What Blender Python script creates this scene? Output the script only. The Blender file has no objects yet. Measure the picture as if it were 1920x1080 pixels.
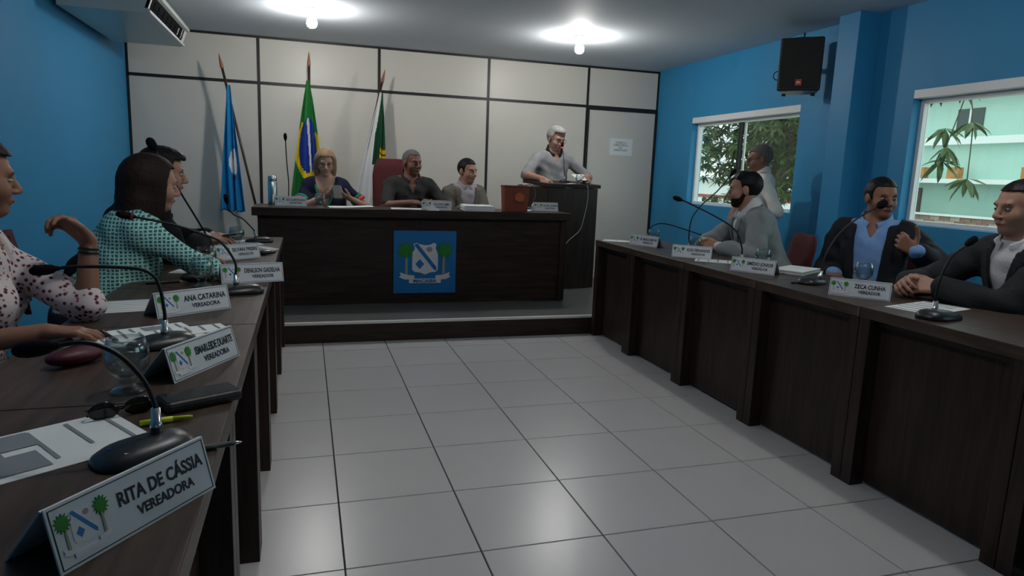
import bpy, bmesh, math, random
import numpy as np
from mathutils import Vector, Matrix, Euler
random.seed(7); rng = np.random.RandomState(5)
SC = bpy.context.scene
COL = SC.collection
R = math.radians

# ------------------------------------------------------------------ camera, world, exposure
YAW, PIT, ROLL, CAMH = 0.301, 0.1671, 0.0376, 1.263
_f = Vector((math.sin(YAW)*math.cos(PIT), math.cos(YAW)*math.cos(PIT), -math.sin(PIT)))
_r = Vector((math.cos(YAW), -math.sin(YAW), 0)); _u = _r.cross(_f)
_r = _r*math.cos(ROLL) + _u*math.sin(ROLL); _u = _r.cross(_f)
cd = bpy.data.cameras.new('camera'); cd.sensor_width = 36; cd.lens = 1258.5*36/1920
cd.clip_start = 0.05; cd.clip_end = 300
cam = bpy.data.objects.new('camera', cd); COL.objects.link(cam)
cam.matrix_world = Matrix(((_r.x, _u.x, -_f.x, 0), (_r.y, _u.y, -_f.y, 0), (_r.z, _u.z, -_f.z, CAMH), (0, 0, 0, 1)))
SC.camera = cam
SC.view_settings.view_transform = 'Standard'; SC.view_settings.look = 'None'
SC.view_settings.exposure = 0.0; SC.view_settings.gamma = 1.0; SC.view_settings.use_curve_mapping = False
W = bpy.data.worlds.new('overcast_sky'); SC.world = W; W.use_nodes = True
W.node_tree.nodes['Background'].inputs[0].default_value = (0.86, 0.97, 1.0, 1)
W.node_tree.nodes['Background'].inputs[1].default_value = 1.7
BULB_STRENGTH = 360.0

# ------------------------------------------------------------------ materials
MATS = {}
def mat(name, col, rough=0.6, spec=0.4, noise=None, bump=None, metal=0.0, emit=None, coat=0.0, alpha=None, sheen=0.0, trans=0.0):
    """plain procedural material: base colour broken up by a noise (scale, amount), optional bump (scale, strength)"""
    if name in MATS: return MATS[name]
    m = bpy.data.materials.new(name); m.use_nodes = True
    nt = m.node_tree; b = nt.nodes['Principled BSDF']
    b.inputs['Base Color'].default_value = (*col, 1); b.inputs['Roughness'].default_value = rough
    b.inputs['Specular IOR Level'].default_value = spec; b.inputs['Metallic'].default_value = metal
    b.inputs['Coat Weight'].default_value = coat; b.inputs['Sheen Weight'].default_value = sheen
    b.inputs['Transmission Weight'].default_value = trans
    tc = nt.nodes.new('ShaderNodeTexCoord')
    if noise:
        n = nt.nodes.new('ShaderNodeTexNoise'); n.inputs['Scale'].default_value = noise[0]; n.inputs['Detail'].default_value = 4
        mp = nt.nodes.new('ShaderNodeMapping')
        if len(noise) > 2: mp.inputs['Scale'].default_value = noise[2]
        nt.links.new(tc.outputs['Object'], mp.inputs[0]); nt.links.new(mp.outputs[0], n.inputs['Vector'])
        mx = nt.nodes.new('ShaderNodeMix'); mx.data_type = 'RGBA'
        a = noise[1]
        mx.inputs[6].default_value = (*[max(0, c*(1-a)) for c in col], 1)
        mx.inputs[7].default_value = (*[min(1, c*(1+a)) for c in col], 1)
        nt.links.new(n.outputs['Fac'], mx.inputs[0]); nt.links.new(mx.outputs[2], b.inputs['Base Color'])
    if bump:
        n2 = nt.nodes.new('ShaderNodeTexNoise'); n2.inputs['Scale'].default_value = bump[0]; n2.inputs['Detail'].default_value = 3
        nt.links.new(tc.outputs['Object'], n2.inputs['Vector'])
        bp = nt.nodes.new('ShaderNodeBump'); bp.inputs['Strength'].default_value = bump[1]; bp.inputs['Distance'].default_value = 0.01
        nt.links.new(n2.outputs['Fac'], bp.inputs['Height']); nt.links.new(bp.outputs[0], b.inputs['Normal'])
    if emit:
        b.inputs['Emission Color'].default_value = (*emit[0], 1); b.inputs['Emission Strength'].default_value = emit[1]
    MATS[name] = m
    return m

def wood(name, col, axis):
    m = mat(name, col, 0.4, 0.25); nt = m.node_tree; b = nt.nodes['Principled BSDF']
    tc = nt.nodes.new('ShaderNodeTexCoord'); mp = nt.nodes.new('ShaderNodeMapping')
    mp.inputs['Scale'].default_value = axis
    n = nt.nodes.new('ShaderNodeTexNoise'); n.inputs['Scale'].default_value = 6; n.inputs['Detail'].default_value = 6; n.inputs['Distortion'].default_value = 0.6
    cr = nt.nodes.new('ShaderNodeValToRGB'); e = cr.color_ramp.elements
    e[0].position = 0.3; e[0].color = (*[c*0.55 for c in col], 1); e[1].position = 0.72; e[1].color = (*[c*1.5 for c in col], 1)
    nt.links.new(tc.outputs['Object'], mp.inputs[0]); nt.links.new(mp.outputs[0], n.inputs['Vector'])
    nt.links.new(n.outputs['Fac'], cr.inputs[0]); nt.links.new(cr.outputs[0], b.inputs['Base Color'])
    return m

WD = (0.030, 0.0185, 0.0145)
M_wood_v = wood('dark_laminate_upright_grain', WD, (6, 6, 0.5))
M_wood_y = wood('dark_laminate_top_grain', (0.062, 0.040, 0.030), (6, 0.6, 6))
M_wood_x = wood('dark_laminate_long_grain', WD, (0.6, 6, 6))
M_edge = mat('worn_edge_band', (0.16, 0.12, 0.1), 0.5, noise=(30, 0.3))
M_blue = mat('blue_wall_paint', (0.030, 0.255, 0.49), 0.5, 0.35, noise=(1.3, 0.06), bump=(60, 0.05))
M_ceil = mat('ceiling_paint', (0.62, 0.66, 0.70), 0.7, 0.2, noise=(2, 0.03))
M_panel = mat('partition_panel_laminate', (0.64, 0.61, 0.545), 0.38, 0.4, noise=(3, 0.02))
M_profile = mat('black_partition_profile', (0.012, 0.012, 0.013), 0.45)
M_grout = mat('dark_grout', (0.03, 0.03, 0.03), 0.9)
M_tile = mat('light_grey_floor_tile', (0.56, 0.545, 0.54), 0.27, 0.5, noise=(2.0, 0.05), bump=(220, 0.035))
M_platform = mat('grey_platform_tile', (0.105, 0.1, 0.097), 0.4, 0.4, noise=(3, 0.06))
M_white = mat('white_gloss_paint', (0.82, 0.83, 0.82), 0.35, noise=(5, 0.02))
M_plastic_w = mat('white_plastic', (0.72, 0.73, 0.74), 0.3, 0.5, noise=(4, 0.02))
M_black = mat('black_plastic', (0.012, 0.013, 0.014), 0.38, 0.5, noise=(12, 0.15))
M_blackm = mat('black_foam', (0.008, 0.008, 0.009), 0.95, 0.1, bump=(300, 0.4))
M_rubber = mat('black_rubber_stem', (0.01, 0.01, 0.011), 0.5)
M_chrome = mat('brushed_steel', (0.62, 0.63, 0.64), 0.22, metal=1.0, noise=(40, 0.05))
M_paper = mat('white_paper', (0.80, 0.82, 0.80), 0.8, noise=(8, 0.02))
M_ink = mat('grey_print', (0.22, 0.24, 0.26), 0.8)
M_inkd = mat('black_lettering', (0.012, 0.013, 0.02), 0.6)
M_plate = mat('grey_white_acrylic', (0.62, 0.65, 0.68), 0.32, 0.5, noise=(6, 0.02))
M_maroon = mat('maroon_chair_fabric', (0.085, 0.011, 0.014), 0.85, noise=(60, 0.2), bump=(180, 0.2))
M_cblue = mat('emblem_blue', (0.008, 0.17, 0.44), 0.45, noise=(5, 0.05))
M_cwhite = mat('emblem_white', (0.72, 0.7, 0.72), 0.5)
M_cgreen = mat('emblem_green', (0.02, 0.22, 0.02), 0.6, noise=(40, 0.3))
M_ctrunk = mat('emblem_trunk', (0.35, 0.33, 0.24), 0.6)
M_cgrey = mat('emblem_grey', (0.35, 0.3, 0.34), 0.6)
M_led = mat('red_indicator_ring', (0.8, 0.02, 0.05), 0.4, emit=((1.0, 0.01, 0.06), 2.2))
M_eye = mat('eye_white', (0.33, 0.30, 0.28), 0.35)
M_iris = mat('dark_iris', (0.012, 0.007, 0.005), 0.2)

def glass_mat(name, col, gl=0.12, rough=0.02):
    m = bpy.data.materials.new(name); m.use_nodes = True; nt = m.node_tree; nt.nodes.clear()
    o = nt.nodes.new('ShaderNodeOutputMaterial'); t = nt.nodes.new('ShaderNodeBsdfTransparent'); g = nt.nodes.new('ShaderNodeBsdfGlossy')
    t.inputs[0].default_value = (*col, 1); g.inputs['Roughness'].default_value = rough
    fr = nt.nodes.new('ShaderNodeLayerWeight'); fr.inputs[0].default_value = gl
    mx = nt.nodes.new('ShaderNodeMixShader'); nt.links.new(fr.outputs['Facing'], mx.inputs[0])
    nt.links.new(t.outputs[0], mx.inputs[1]); nt.links.new(g.outputs[0], mx.inputs[2]); nt.links.new(mx.outputs[0], o.inputs[0])
    return m
M_pane = glass_mat('window_glass', (0.9, 0.97, 0.94), 0.06)
M_glass = glass_mat('drinking_glass', (0.9, 0.93, 0.93), 0.3, 0.03)
M_water = glass_mat('drinking_water', (0.86, 0.9, 0.9), 0.12, 0.02)

# ------------------------------------------------------------------ mesh helpers
class MB:
    def __init__(s): s.v = []; s.f = []; s.m = []
    def add(s, vs, fs, mi=0):
        o = len(s.v); s.v += [tuple(v) for v in vs]; s.f += [[i+o for i in f] for f in fs]; s.m += [mi]*len(fs); return s
    def box(s, lo, hi, mi=0, M=None):
        x0, y0, z0 = lo; x1, y1, z1 = hi
        vs = [Vector(p) for p in ((x0,y0,z0),(x1,y0,z0),(x1,y1,z0),(x0,y1,z0),(x0,y0,z1),(x1,y0,z1),(x1,y1,z1),(x0,y1,z1))]
        if M: vs = [M @ v for v in vs]
        return s.add(vs, [(3,2,1,0),(4,5,6,7),(0,1,5,4),(1,2,6,5),(2,3,7,6),(3,0,4,7)], mi)
    def tube(s, pts, r, n=10, mi=0, cap=True):
        pts = [Vector(p) for p in pts]; rs = r if isinstance(r, (list, tuple)) else [r]*len(pts)
        o = len(s.v); prev = None; k = len(pts)
        for i, p in enumerate(pts):
            d = (pts[min(i+1, k-1)] - pts[max(i-1, 0)]).normalized()
            a = prev - d*prev.dot(d) if prev else d.orthogonal()
            a.normalize(); b = d.cross(a); prev = a
            for j in range(n):
                t = 2*math.pi*j/n; s.v.append(tuple(p + (a*math.cos(t) + b*math.sin(t))*rs[i]))
        for i in range(k-1):
            for j in range(n):
                j2 = (j+1) % n; s.f.append([o+i*n+j, o+i*n+j2, o+(i+1)*n+j2, o+(i+1)*n+j]); s.m.append(mi)
        if cap:
            s.f.append([o+j for j in reversed(range(n))]); s.f.append([o+(k-1)*n+j for j in range(n)]); s.m += [mi, mi]
        return s
    def lathe(s, prof, n=24, c=(0,0,0), mi=0, axis=None):
        o = len(s.v); k = len(prof); c = Vector(c)
        Q = Vector((0,0,1)).rotation_difference(Vector(axis)) if axis else None
        for r, z in prof:
            for j in range(n):
                t = 2*math.pi*j/n; p = Vector((r*math.cos(t), r*math.sin(t), z))
                if Q: p = Q @ p
                s.v.append(tuple(c + p))
        for i in range(k-1):
            for j in range(n):
                j2 = (j+1) % n; s.f.append([o+i*n+j, o+i*n+j2, o+(i+1)*n+j2, o+(i+1)*n+j]); s.m.append(mi)
        if prof[0][0] > 1e-5: s.f.append([o+j for j in reversed(range(n))]); s.m.append(mi)
        if prof[-1][0] > 1e-5: s.f.append([o+(k-1)*n+j for j in range(n)]); s.m.append(mi)
        return s
    def prism(s, pts, z0, z1, mi=0, M=None):
        n = len(pts)
        a = sum(pts[i][0]*pts[(i+1) % n][1] - pts[(i+1) % n][0]*pts[i][1] for i in range(n))
        if a < 0: pts = pts[::-1]
        vs = [Vector((x, y, z0)) for x, y in pts] + [Vector((x, y, z1)) for x, y in pts]
        if M: vs = [M @ v for v in vs]
        fs = [list(range(n))[::-1], list(range(n, 2*n))] + [[i, (i+1) % n, n+(i+1) % n, n+i] for i in range(n)]
        return s.add(vs, fs, mi)
    def ell(s, c, r, M=None, n=14, mi=0):
        vs = []; fs = []; k = max(6, n*2//3); c = Vector(c)
        for i in range(k+1):
            ph = math.pi*i/k
            for j in range(n):
                t = 2*math.pi*j/n
                p = Vector((r[0]*math.sin(ph)*math.cos(t), r[1]*math.sin(ph)*math.sin(t), -r[2]*math.cos(ph)))
                vs.append(c + (M @ p if M else p))
        for i in range(k):
            for j in range(n): fs.append([i*n+j, i*n+(j+1) % n, (i+1)*n+(j+1) % n, (i+1)*n+j])
        return s.add(vs, fs, mi)
    def build(s, name, mats, parent=None, smooth=False, bevel=0, loc=None, rot=None):
        me = bpy.data.meshes.new(name); me.from_pydata(s.v, [], s.f)
        for m in (mats if isinstance(mats, (list, tuple)) else [mats]): me.materials.append(m)
        me.polygons.foreach_set('material_index', s.m)
        if smooth: me.polygons.foreach_set('use_smooth', [True]*len(s.f))
        me.update()
        return link(name, me, parent, bevel, loc, rot)
def link(name, me, parent=None, bevel=0, loc=None, rot=None):
    o = bpy.data.objects.new(name, me); COL.objects.link(o)
    if parent: o.parent = parent
    if loc: o.location = loc
    if rot: o.rotation_euler = rot
    if bevel:
        b = o.modifiers.new('bevel', 'BEVEL'); b.width = bevel; b.segments = 2; b.limit_method = 'ANGLE'
    return o
def tag(o, label, cat, group=None, kind=None):
    o['label'] = label
    if cat: o['category'] = cat
    if group: o['group'] = group
    if kind: o['kind'] = kind
    return o
def thing(name, label, cat, loc=(0,0,0), rz=0, group=None):
    o = bpy.data.objects.new(name, None); COL.objects.link(o); o.empty_display_size = 0.05
    o.location = loc; o.rotation_euler = (0, 0, rz)
    return tag(o, label, cat, group)
def struct(o, label=None):
    o['kind'] = 'structure'
    if label: o['label'] = label
    return o
def shared(name, me, parent, loc=None, rot=None, scale=None):
    o = bpy.data.objects.new(name, me); COL.objects.link(o)
    if parent: o.parent = parent
    if loc: o.location = loc
    if rot: o.rotation_euler = rot
    if scale: o.scale = scale
    return o
def spline(pts, n=8):
    """Catmull-Rom through pts"""
    P = [Vector(p) for p in pts]; P = [P[0]*2-P[1]] + P + [P[-1]*2-P[-2]]; out = []
    for i in range(1, len(P)-2):
        for k in range(n):
            t = k/n; a, b, c, d = P[i-1], P[i], P[i+1], P[i+2]
            out.append(0.5*((2*b) + (c-a)*t + (2*a-5*b+4*c-d)*t*t + (3*b-a-3*c+d)*t**3))
    out.append(P[-2]); return out
_tcache = {}
def text_geo(txt, size, width=None):
    key = (txt, size, width)
    if key in _tcache: return _tcache[key]
    cu = bpy.data.curves.new('lettering', 'FONT'); cu.body = txt; cu.size = size; cu.align_x = 'CENTER'; cu.align_y = 'CENTER'
    cu.offset = size*0.028; cu.resolution_u = 3; cu.extrude = 0.0
    o = bpy.data.objects.new('lettering', cu); COL.objects.link(o)
    dg = bpy.context.evaluated_depsgraph_get(); dg.update()
    me = o.evaluated_get(dg).to_mesh()
    vs = [v.co.copy() for v in me.vertices]; fs = [list(p.vertices) for p in me.polygons]
    o.evaluated_get(dg).to_mesh_clear(); bpy.data.objects.remove(o); bpy.data.curves.remove(cu)
    if width and vs:
        x0 = min(v.x for v in vs); x1 = max(v.x for v in vs); k = width/max(1e-6, x1-x0)
        for v in vs: v.x = (v.x-(x0+x1)/2)*k
    _tcache[key] = (vs, fs); return vs, fs

# ------------------------------------------------------------------ room shell
XL, XR, YB, YF, ZC = -1.658, 4.149, 7.628, -2.6, 2.56
floor = struct(MB().box((XL-0.2, YF-0.2, -0.1), (XR+0.2, YB+0.2, -0.004)).build('floor', M_grout), 'light grey tiled floor with dark grout lines')
TS, TX, TY, G = 0.45, 0.1054, 4.2733, 0.0022
tcache = {}
for i in range(-4, 10):
    for j in range(-1, 16):
        x0 = max(TX + i*TS, XL); x1 = min(TX + (i+1)*TS, XR); y1 = min(TY - (j-1)*TS, 4.955); y0 = max(TY - j*TS, YF)
        if x1-x0 < 0.02 or y1-y0 < 0.02: continue
        key = (round(x1-x0, 3), round(y1-y0, 3))
        if key not in tcache:
            hx, hy, b = (x1-x0)/2-G, (y1-y0)/2-G, 0.0015
            mb = MB()
            mb.add([(-hx,-hy,-0.004),(hx,-hy,-0.004),(hx,hy,-0.004),(-hx,hy,-0.004),(-hx+b,-hy+b,0),(hx-b,-hy+b,0),(hx-b,hy-b,0),(-hx+b,hy-b,0)],
                   [(4,5,6,7),(0,1,5,4),(1,2,6,5),(2,3,7,6),(3,0,4,7)])
            me = bpy.data.meshes.new('floor_tile'); me.from_pydata(mb.v, [], mb.f); me.materials.append(M_tile); tcache[key] = me
        shared('floor_tile', tcache[key], floor, ((x0+x1)/2, (y0+y1)/2, 0))
ceiling = struct(MB().box((XL-0.2, YF-0.2, ZC), (XR+0.2, YB+0.2, ZC+0.1)).build('ceiling', M_ceil), 'plain pale grey ceiling')
struct(MB().box((XL-0.15, YF-0.15, 0), (XL, YB+0.15, ZC)).build('wall_left', M_blue), 'blue painted wall on the left')
struct(MB().box((XL, YF-0.15, 0), (XR, YF, ZC)).build('wall_front', M_blue), 'blue painted wall opposite the partition')
# right wall with two window openings; an unseen third is added for foreground light
W1 = (5.06, 6.80, 1.015, 1.962); W2 = (2.05, 3.90, 1.015, 1.962); W_fill = (-0.9, 0.95, 1.015, 1.962); WT = 0.15
wr = MB()
ys = [YF-0.15, W_fill[0], W_fill[1], W2[0], W2[1], W1[0], W1[1], YB+0.15]
for k in (0, 2, 4, 6): wr.box((XR, ys[k], 0), (XR+WT, ys[k+1], ZC))
for w in (W1, W2, W_fill):
    wr.box((XR, w[0], 0), (XR+WT, w[1], w[2])); wr.box((XR, w[0], w[3]), (XR+WT, w[1], ZC))
wright = struct(wr.build('wall_right', M_blue), 'blue painted wall on the right with two windows')
struct(MB().box((3.955, 4.28, 0), (XR, 4.49, ZC)).build('trim_1', M_blue, bevel=0.004), 'blue painted pier projecting from the right wall')
# windows: white lintel board, frames, black meeting stile, glass panes
for n, w, mid in ((1, W1, 6.0), (2, W2, 2.9), (3, W_fill, 0.0)):
    root = bpy.data.objects.new('window_%d' % n, None); COL.objects.link(root); root.location = (XR, (w[0]+w[1])/2, w[2])
    struct(root, ['sliding window behind the standing man', 'sliding window beside the man in the dark suit', 'added unseen fill window nearest the camera side of the right wall'][n-1])
    hw = (w[1]-w[0])/2; H = w[3]-w[2]; o = root.location
    MB().box((0.0, -hw, H-0.06), (0.12, hw, H)).build('lintel_board', M_white, root, bevel=0.003)
    fr = MB(); xg = 0.075
    fr.box((xg, -hw, 0), (xg+0.05, hw, 0.03)); fr.box((xg, -hw, H-0.09), (xg+0.05, hw, H-0.06))
    fr.box((xg, -hw, 0.03), (xg+0.05, -hw+0.03, H-0.09)); fr.box((xg, hw-0.03, 0.03), (xg+0.05, hw, H-0.09))
    fr.build('window_frame', M_white, root, bevel=0.002)
    my = mid - o.y
    MB().box((xg-0.005, my-0.012, 0.03), (xg+0.03, my+0.028, H-0.09)).build('meeting_stile', M_black, root, bevel=0.002)
    MB().box((xg+0.03, my-0.045, 0.03), (xg+0.045, my-0.018, H-0.09)).build('sash_stile', M_white, root, bevel=0.002)
    MB().box((xg+0.018, -hw+0.03, 0.03), (xg+0.022, my+0.02, H-0.09)).build('pane', M_pane, root)
    MB().box((xg+0.034, my-0.02, 0.03), (xg+0.038, hw-0.03, H-0.09)).build('pane', M_pane, root)
# back partition: panels with black profiles
wb = struct(MB().box((XL-0.15, YB, 0), (XR+0.15, YB+0.12, ZC)).build('wall_back', M_profile), 'beige panel partition with black profiles behind the platform')
SX = [XL, -0.4433, 0.7767, 1.9967, 3.2145, XR]; ZL = 2.098; pw = 0.014
for i in range(5):
    x0, x1 = SX[i]+pw, SX[i+1]-pw
    MB().box((x0, YB-0.012, ZL+0.015), (x1, YB, ZC-0.022)).build('panel', M_panel, wb, bevel=0.002)
    if i < 4: MB().box((x0, YB-0.012, 0.0), (x1, YB, ZL-0.015)).build('panel', M_panel, wb, bevel=0.002)
for x in SX[1:5]: MB().box((x-pw, YB-0.018, 0), (x+pw, YB, ZC)).build('profile', M_profile, wb)
for x in (XL+0.012, XR-0.012): MB().box((x-0.012, YB-0.018, 0), (x+0.012, YB, ZC)).build('profile', M_profile, wb)
for i in range(5):
    MB().box((SX[i]+pw, YB-0.018, ZL-0.015), (SX[i+1]-pw, YB, ZL+0.015)).build('profile', M_profile, wb)
    MB().box((SX[i]+pw, YB-0.018, ZC-0.022), (SX[i+1]-pw, YB, ZC)).build('profile', M_profile, wb)
dr = bpy.data.objects.new('door_1', None); COL.objects.link(dr); dr.location = (3.68, YB, 0); struct(dr, 'beige flush door in a black frame at the end of the partition')
MB().box((-0.435, -0.014, 0.01), (0.44, 0.0, 2.062)).build('door_leaf', M_panel, dr, bevel=0.002)
fr = MB(); fr.box((-0.466, -0.03, 0), (-0.437, 0, 2.083)); fr.box((0.442, -0.03, 0), (0.466, 0, 2.083)); fr.box((-0.437, -0.03, 2.064), (0.442, 0, 2.083))
fr.build('door_frame', M_profile, dr)
MB().lathe([(0.0, 0.0), (0.024, 0.002), (0.024, 0.01), (0.01, 0.014), (0.01, 0.04), (0.024, 0.05), (0.022, 0.07), (0, 0.075)], 16, (-0.36, -0.014, 1.0), axis=(0, -1, 0)).build('door_handle', M_chrome, dr, True)
# paper sign on the door
sg = thing('door_sign', 'white paper notice with four short printed lines taped to the door', 'sign', (3.685, YB-0.0145, 1.645))
MB().box((-0.152, -0.0015, -0.1), (0.152, 0, 0.1)).build('sheet', M_paper, sg)
Mt = Matrix(((1, 0, 0, 0), (0, 0, -1, 0), (0, 1, 0, 0), (0, 0, 0, 1)))
for k, (t, wd) in enumerate((('ACESSO A', 0.14), ('SOMENTE PESSOAL', 0.19), ('DA', 0.05), ('ADMINISTRAÇÃO', 0.18))):
    vs, fs = text_geo(t, 0.03, wd)
    MB().add([Mt @ v + Vector((-0.005, -0.002, 0.05-k*0.03)) for v in vs], fs).build('lettering', M_ink, sg)

# platform
pl = MB(); pl.box((XL, 4.965, 0), (3.1, YB-0.02, 0.15))
plat = struct(pl.build('floor_platform', M_platform), 'low grey stage platform under the long desk')
MB().box((XL, 4.95, 0), (3.1, 4.965, 0.135)).build('riser', M_wood_x, plat)
MB().box((XL, 4.945, 0.135), (3.1, 4.975, 0.155)).build('metal_nosing', mat('pale_aluminium', (0.7, 0.69, 0.66), 0.4, 0.5, noise=(20, 0.05)), plat, bevel=0.003)

# ------------------------------------------------------------------ ceiling lamps
def lamp(x, y, label, k=1.0):
    t = thing('ceiling_lamp', label, 'lamp', (x, y, ZC), 0, 'bare bulbs on the ceiling')
    MB().lathe([(0.055, 0), (0.055, -0.012), (0.04, -0.025), (0.022, -0.03), (0.02, -0.06), (0, -0.06)], 20).build('socket', M_plastic_w, t, True)
    MB().lathe([(0.0, -0.06), (0.022, -0.06), (0.026, -0.075), (0.04, -0.1), (0.043, -0.122), (0.036, -0.145), (0.018, -0.158), (0, -0.161)], 20).build(
        'bulb', mat('lit_bulb_%d' % int(k*100), (1, 1, 1), 0.4, emit=((1.0, 0.985, 0.95), BULB_STRENGTH*k)), t, True)
lamp(0.07, 6.1, 'lit bare ceiling bulb above the flags'); lamp(2.465, 6.1, 'lit bare ceiling bulb above the lectern')
lamp(0.07, 2.0, 'added unseen fill bulb above the left row near the camera', 0.7); lamp(2.465, 2.0, 'added unseen fill bulb above the right row near the camera', 0.7)  # two extra bulbs out of frame, added to brighten the foreground

# ------------------------------------------------------------------ desks along both sides
TZ = 0.775
ORD = ['first', 'second', 'third', 'fourth', 'fifth', 'sixth', 'seventh']
def desk_row(side, seams, xf, xb):
    """side -1: left row (front faces +x), +1: right row (front faces -x)"""
    for k in range(len(seams)-1):
        y1, y0 = seams[k]-0.0015, seams[k+1]+0.0015; L = y1-y0
        nm = 'left' if side < 0 else 'right'
        t = thing('council_desk', 'dark wood desk unit, %s from the platform in the %s row' % (ORD[k], nm), 'desk', (xf, (y0+y1)/2, 0), 0, 'dark wood desks of the %s row' % nm)
        s = side; X = lambda a, b: (min(a*s, b*s), max(a*s, b*s)); d = abs(xb-xf)
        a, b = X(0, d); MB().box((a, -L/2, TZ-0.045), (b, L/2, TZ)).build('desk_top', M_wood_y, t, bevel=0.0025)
        for q in (-1, 1):
            a, b = X(0.004, 0.075); lo, hi = sorted((q*L/2, q*(L/2-0.055)))
            MB().box((a, lo, 0), (b, hi, TZ-0.045)).build('pilaster', M_wood_v, t, bevel=0.002)
            a, b = X(0.075, d-0.06); lo, hi = sorted((q*L/2, q*(L/2-0.025)))
            MB().box((a, lo, 0), (b, hi, TZ-0.045)).build('side_panel', M_wood_v, t)
        a, b = X(0.07, 0.09); MB().box((a, -L/2+0.055, 0.015), (b, L/2-0.055, TZ-0.075)).build('front_panel', M_wood_v, t)
        a, b = X(0.05, 0.075); MB().box((a, -L/2+0.056, TZ-0.075), (b, L/2-0.056, TZ-0.045)).build('apron', M_wood_y, t)
        if side > 0 and k in (2, 3):
            MB().box((-0.0012, -L/2+0.0005, TZ-0.044), (0.0, -L/2+0.006, TZ-0.002)).build('edge_band', M_edge, t)
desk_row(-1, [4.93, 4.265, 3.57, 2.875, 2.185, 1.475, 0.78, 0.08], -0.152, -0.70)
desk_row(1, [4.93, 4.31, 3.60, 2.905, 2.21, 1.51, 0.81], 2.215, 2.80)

# ------------------------------------------------------------------ presiding desk with the town emblem
DZ = 0.945
t = thing('presiding_desk', 'long dark wood desk on the platform with a blue emblem board', 'desk', (0.93, 5.6, 0.155))
MB().box((-1.33, -0.06, DZ-0.155-0.065), (1.32, 0.47, DZ-0.155)).build('desk_top', M_wood_x, t, bevel=0.004)
for a, b in ((-1.29, -1.23), (1.24, 1.30)): MB().box((a, 0, 0), (b, 0.44, DZ-0.22)).build('side_panel', M_wood_v, t, bevel=0.002)
for a, b in ((-1.23, -0.02), (-0.016, 1.24)): MB().box((a, 0.012, 0), (b, 0.04, DZ-0.235)).build('front_panel', M_wood_x, t, bevel=0.002)
MB().box((-1.23, 0.02, DZ-0.235), (1.24, 0.04, DZ-0.22)).build('top_rail', M_wood_x, t)

def emblem_polys():
    """coat of arms in a unit square (-.5...5): list of (name, polygon, material)"""
    out = []
    sh = [(-0.19,0.29),(-0.14,0.31),(-0.10,0.29),(0,0.27),(0.08,0.28),(0.13,0.31),(0.18,0.29),(0.165,0.23),(0.18,0.18),(0.205,0.16),(0.205,-0.12),(0.17,-0.155),(0.08,-0.165),(0,-0.2),(-0.08,-0.165),(-0.17,-0.155),(-0.205,-0.12),(-0.205,0.16),(-0.18,0.18),(-0.165,0.23)]
    out.append(('shield', sh, M_cwhite))
    out.append(('bend', [(-0.18,0.275),(-0.125,0.30),(0.185,-0.08),(0.18,-0.14),(0.14,-0.12)], M_cblue))
    out.append(('diamond', [(-0.085,0.05),(-0.015,-0.03),(-0.085,-0.11),(-0.155,-0.03)], M_cblue))
    out.append(('crest', [(0.065+0.05*math.cos(a), 0.205+0.042*math.sin(a)) for a in np.linspace(0, 2*math.pi, 13)[:-1]], M_cgrey))
    for s in (-1, 1):
        out.append(('palm_trunk', [(s*0.285,0.14),(s*0.315,0.14),(s*0.32,-0.2),(s*0.275,-0.2)], M_ctrunk))
        cx, cy = s*0.315, 0.2; pts = []
        for i in range(26):
            a = 2*math.pi*i/26; rr = 0.14 if i % 2 == 0 else 0.085
            pts.append((cx+rr*math.cos(a), cy+rr*0.95*math.sin(a)-(0.02 if math.sin(a) < 0 else 0)))
        out.append(('palm_crown', pts, M_cgreen))
        out.append(('ribbon_tail', [(s*0.17,-0.215),(s*0.3,-0.2),(s*0.40,-0.16),(s*0.385,-0.215),(s*0.415,-0.235),(s*0.33,-0.275),(s*0.17,-0.28)], M_cwhite))
    out.append(('ribbon', [(-0.255,-0.265),(0.255,-0.265),(0.255,-0.335),(-0.255,-0.335)], M_cwhite))
    return out
MF = Matrix(((1,0,0,0),(0,0,-1,0),(0,1,0,0),(0,0,0,1)))          # xy-plane -> faces -y
bd = MB().box((-0.265, -0.015, -0.265), (0.265, 0, 0.265)).build('emblem_board', M_cblue, t, bevel=0.002, loc=(0.03, 0.012, 0.352))
for i, (nm, pts, m) in enumerate(emblem_polys()):
    MB().prism([(x*0.53, y*0.53) for x, y in pts], 0.015, 0.0165+0.0006*i, 0, MF).build(nm, m, bd)
vs, fs = text_geo('MACAIBA', 0.036, 0.2)
MB().add([MF @ (v + Vector((0, -0.159, 0.0275))) for v in vs], fs).build('lettering', M_cblue, bd)

# lectern
t = thing('lectern', 'tall dark wood lectern standing on the platform at the desk end', 'lectern', (2.52, 6.19, 0.155), R(15))
MB().box((-0.3, 0.0, 0), (0.3, 0.022, 1.0)).build('front_panel', M_wood_v, t, bevel=0.002)
for s in (-1, 1): MB().box((min(s*0.3, s*0.278), 0.022, 0), (max(s*0.3, s*0.278), 0.42, 1.0)).build('side_panel', M_wood_v, t, bevel=0.002)
MB().box((-0.278, 0.022, 0.6), (0.278, 0.4, 0.62)).build('shelf', M_wood_x, t)
Mx = Matrix.Translation((0, -0.02, 1.002)) @ Matrix.Rotation(R(4), 4, 'X')
MB().box((-0.32, 0, 0), (0.32, 0.46, 0.035), 0, Mx).build('reading_top', M_wood_x, t, bevel=0.003)

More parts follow.
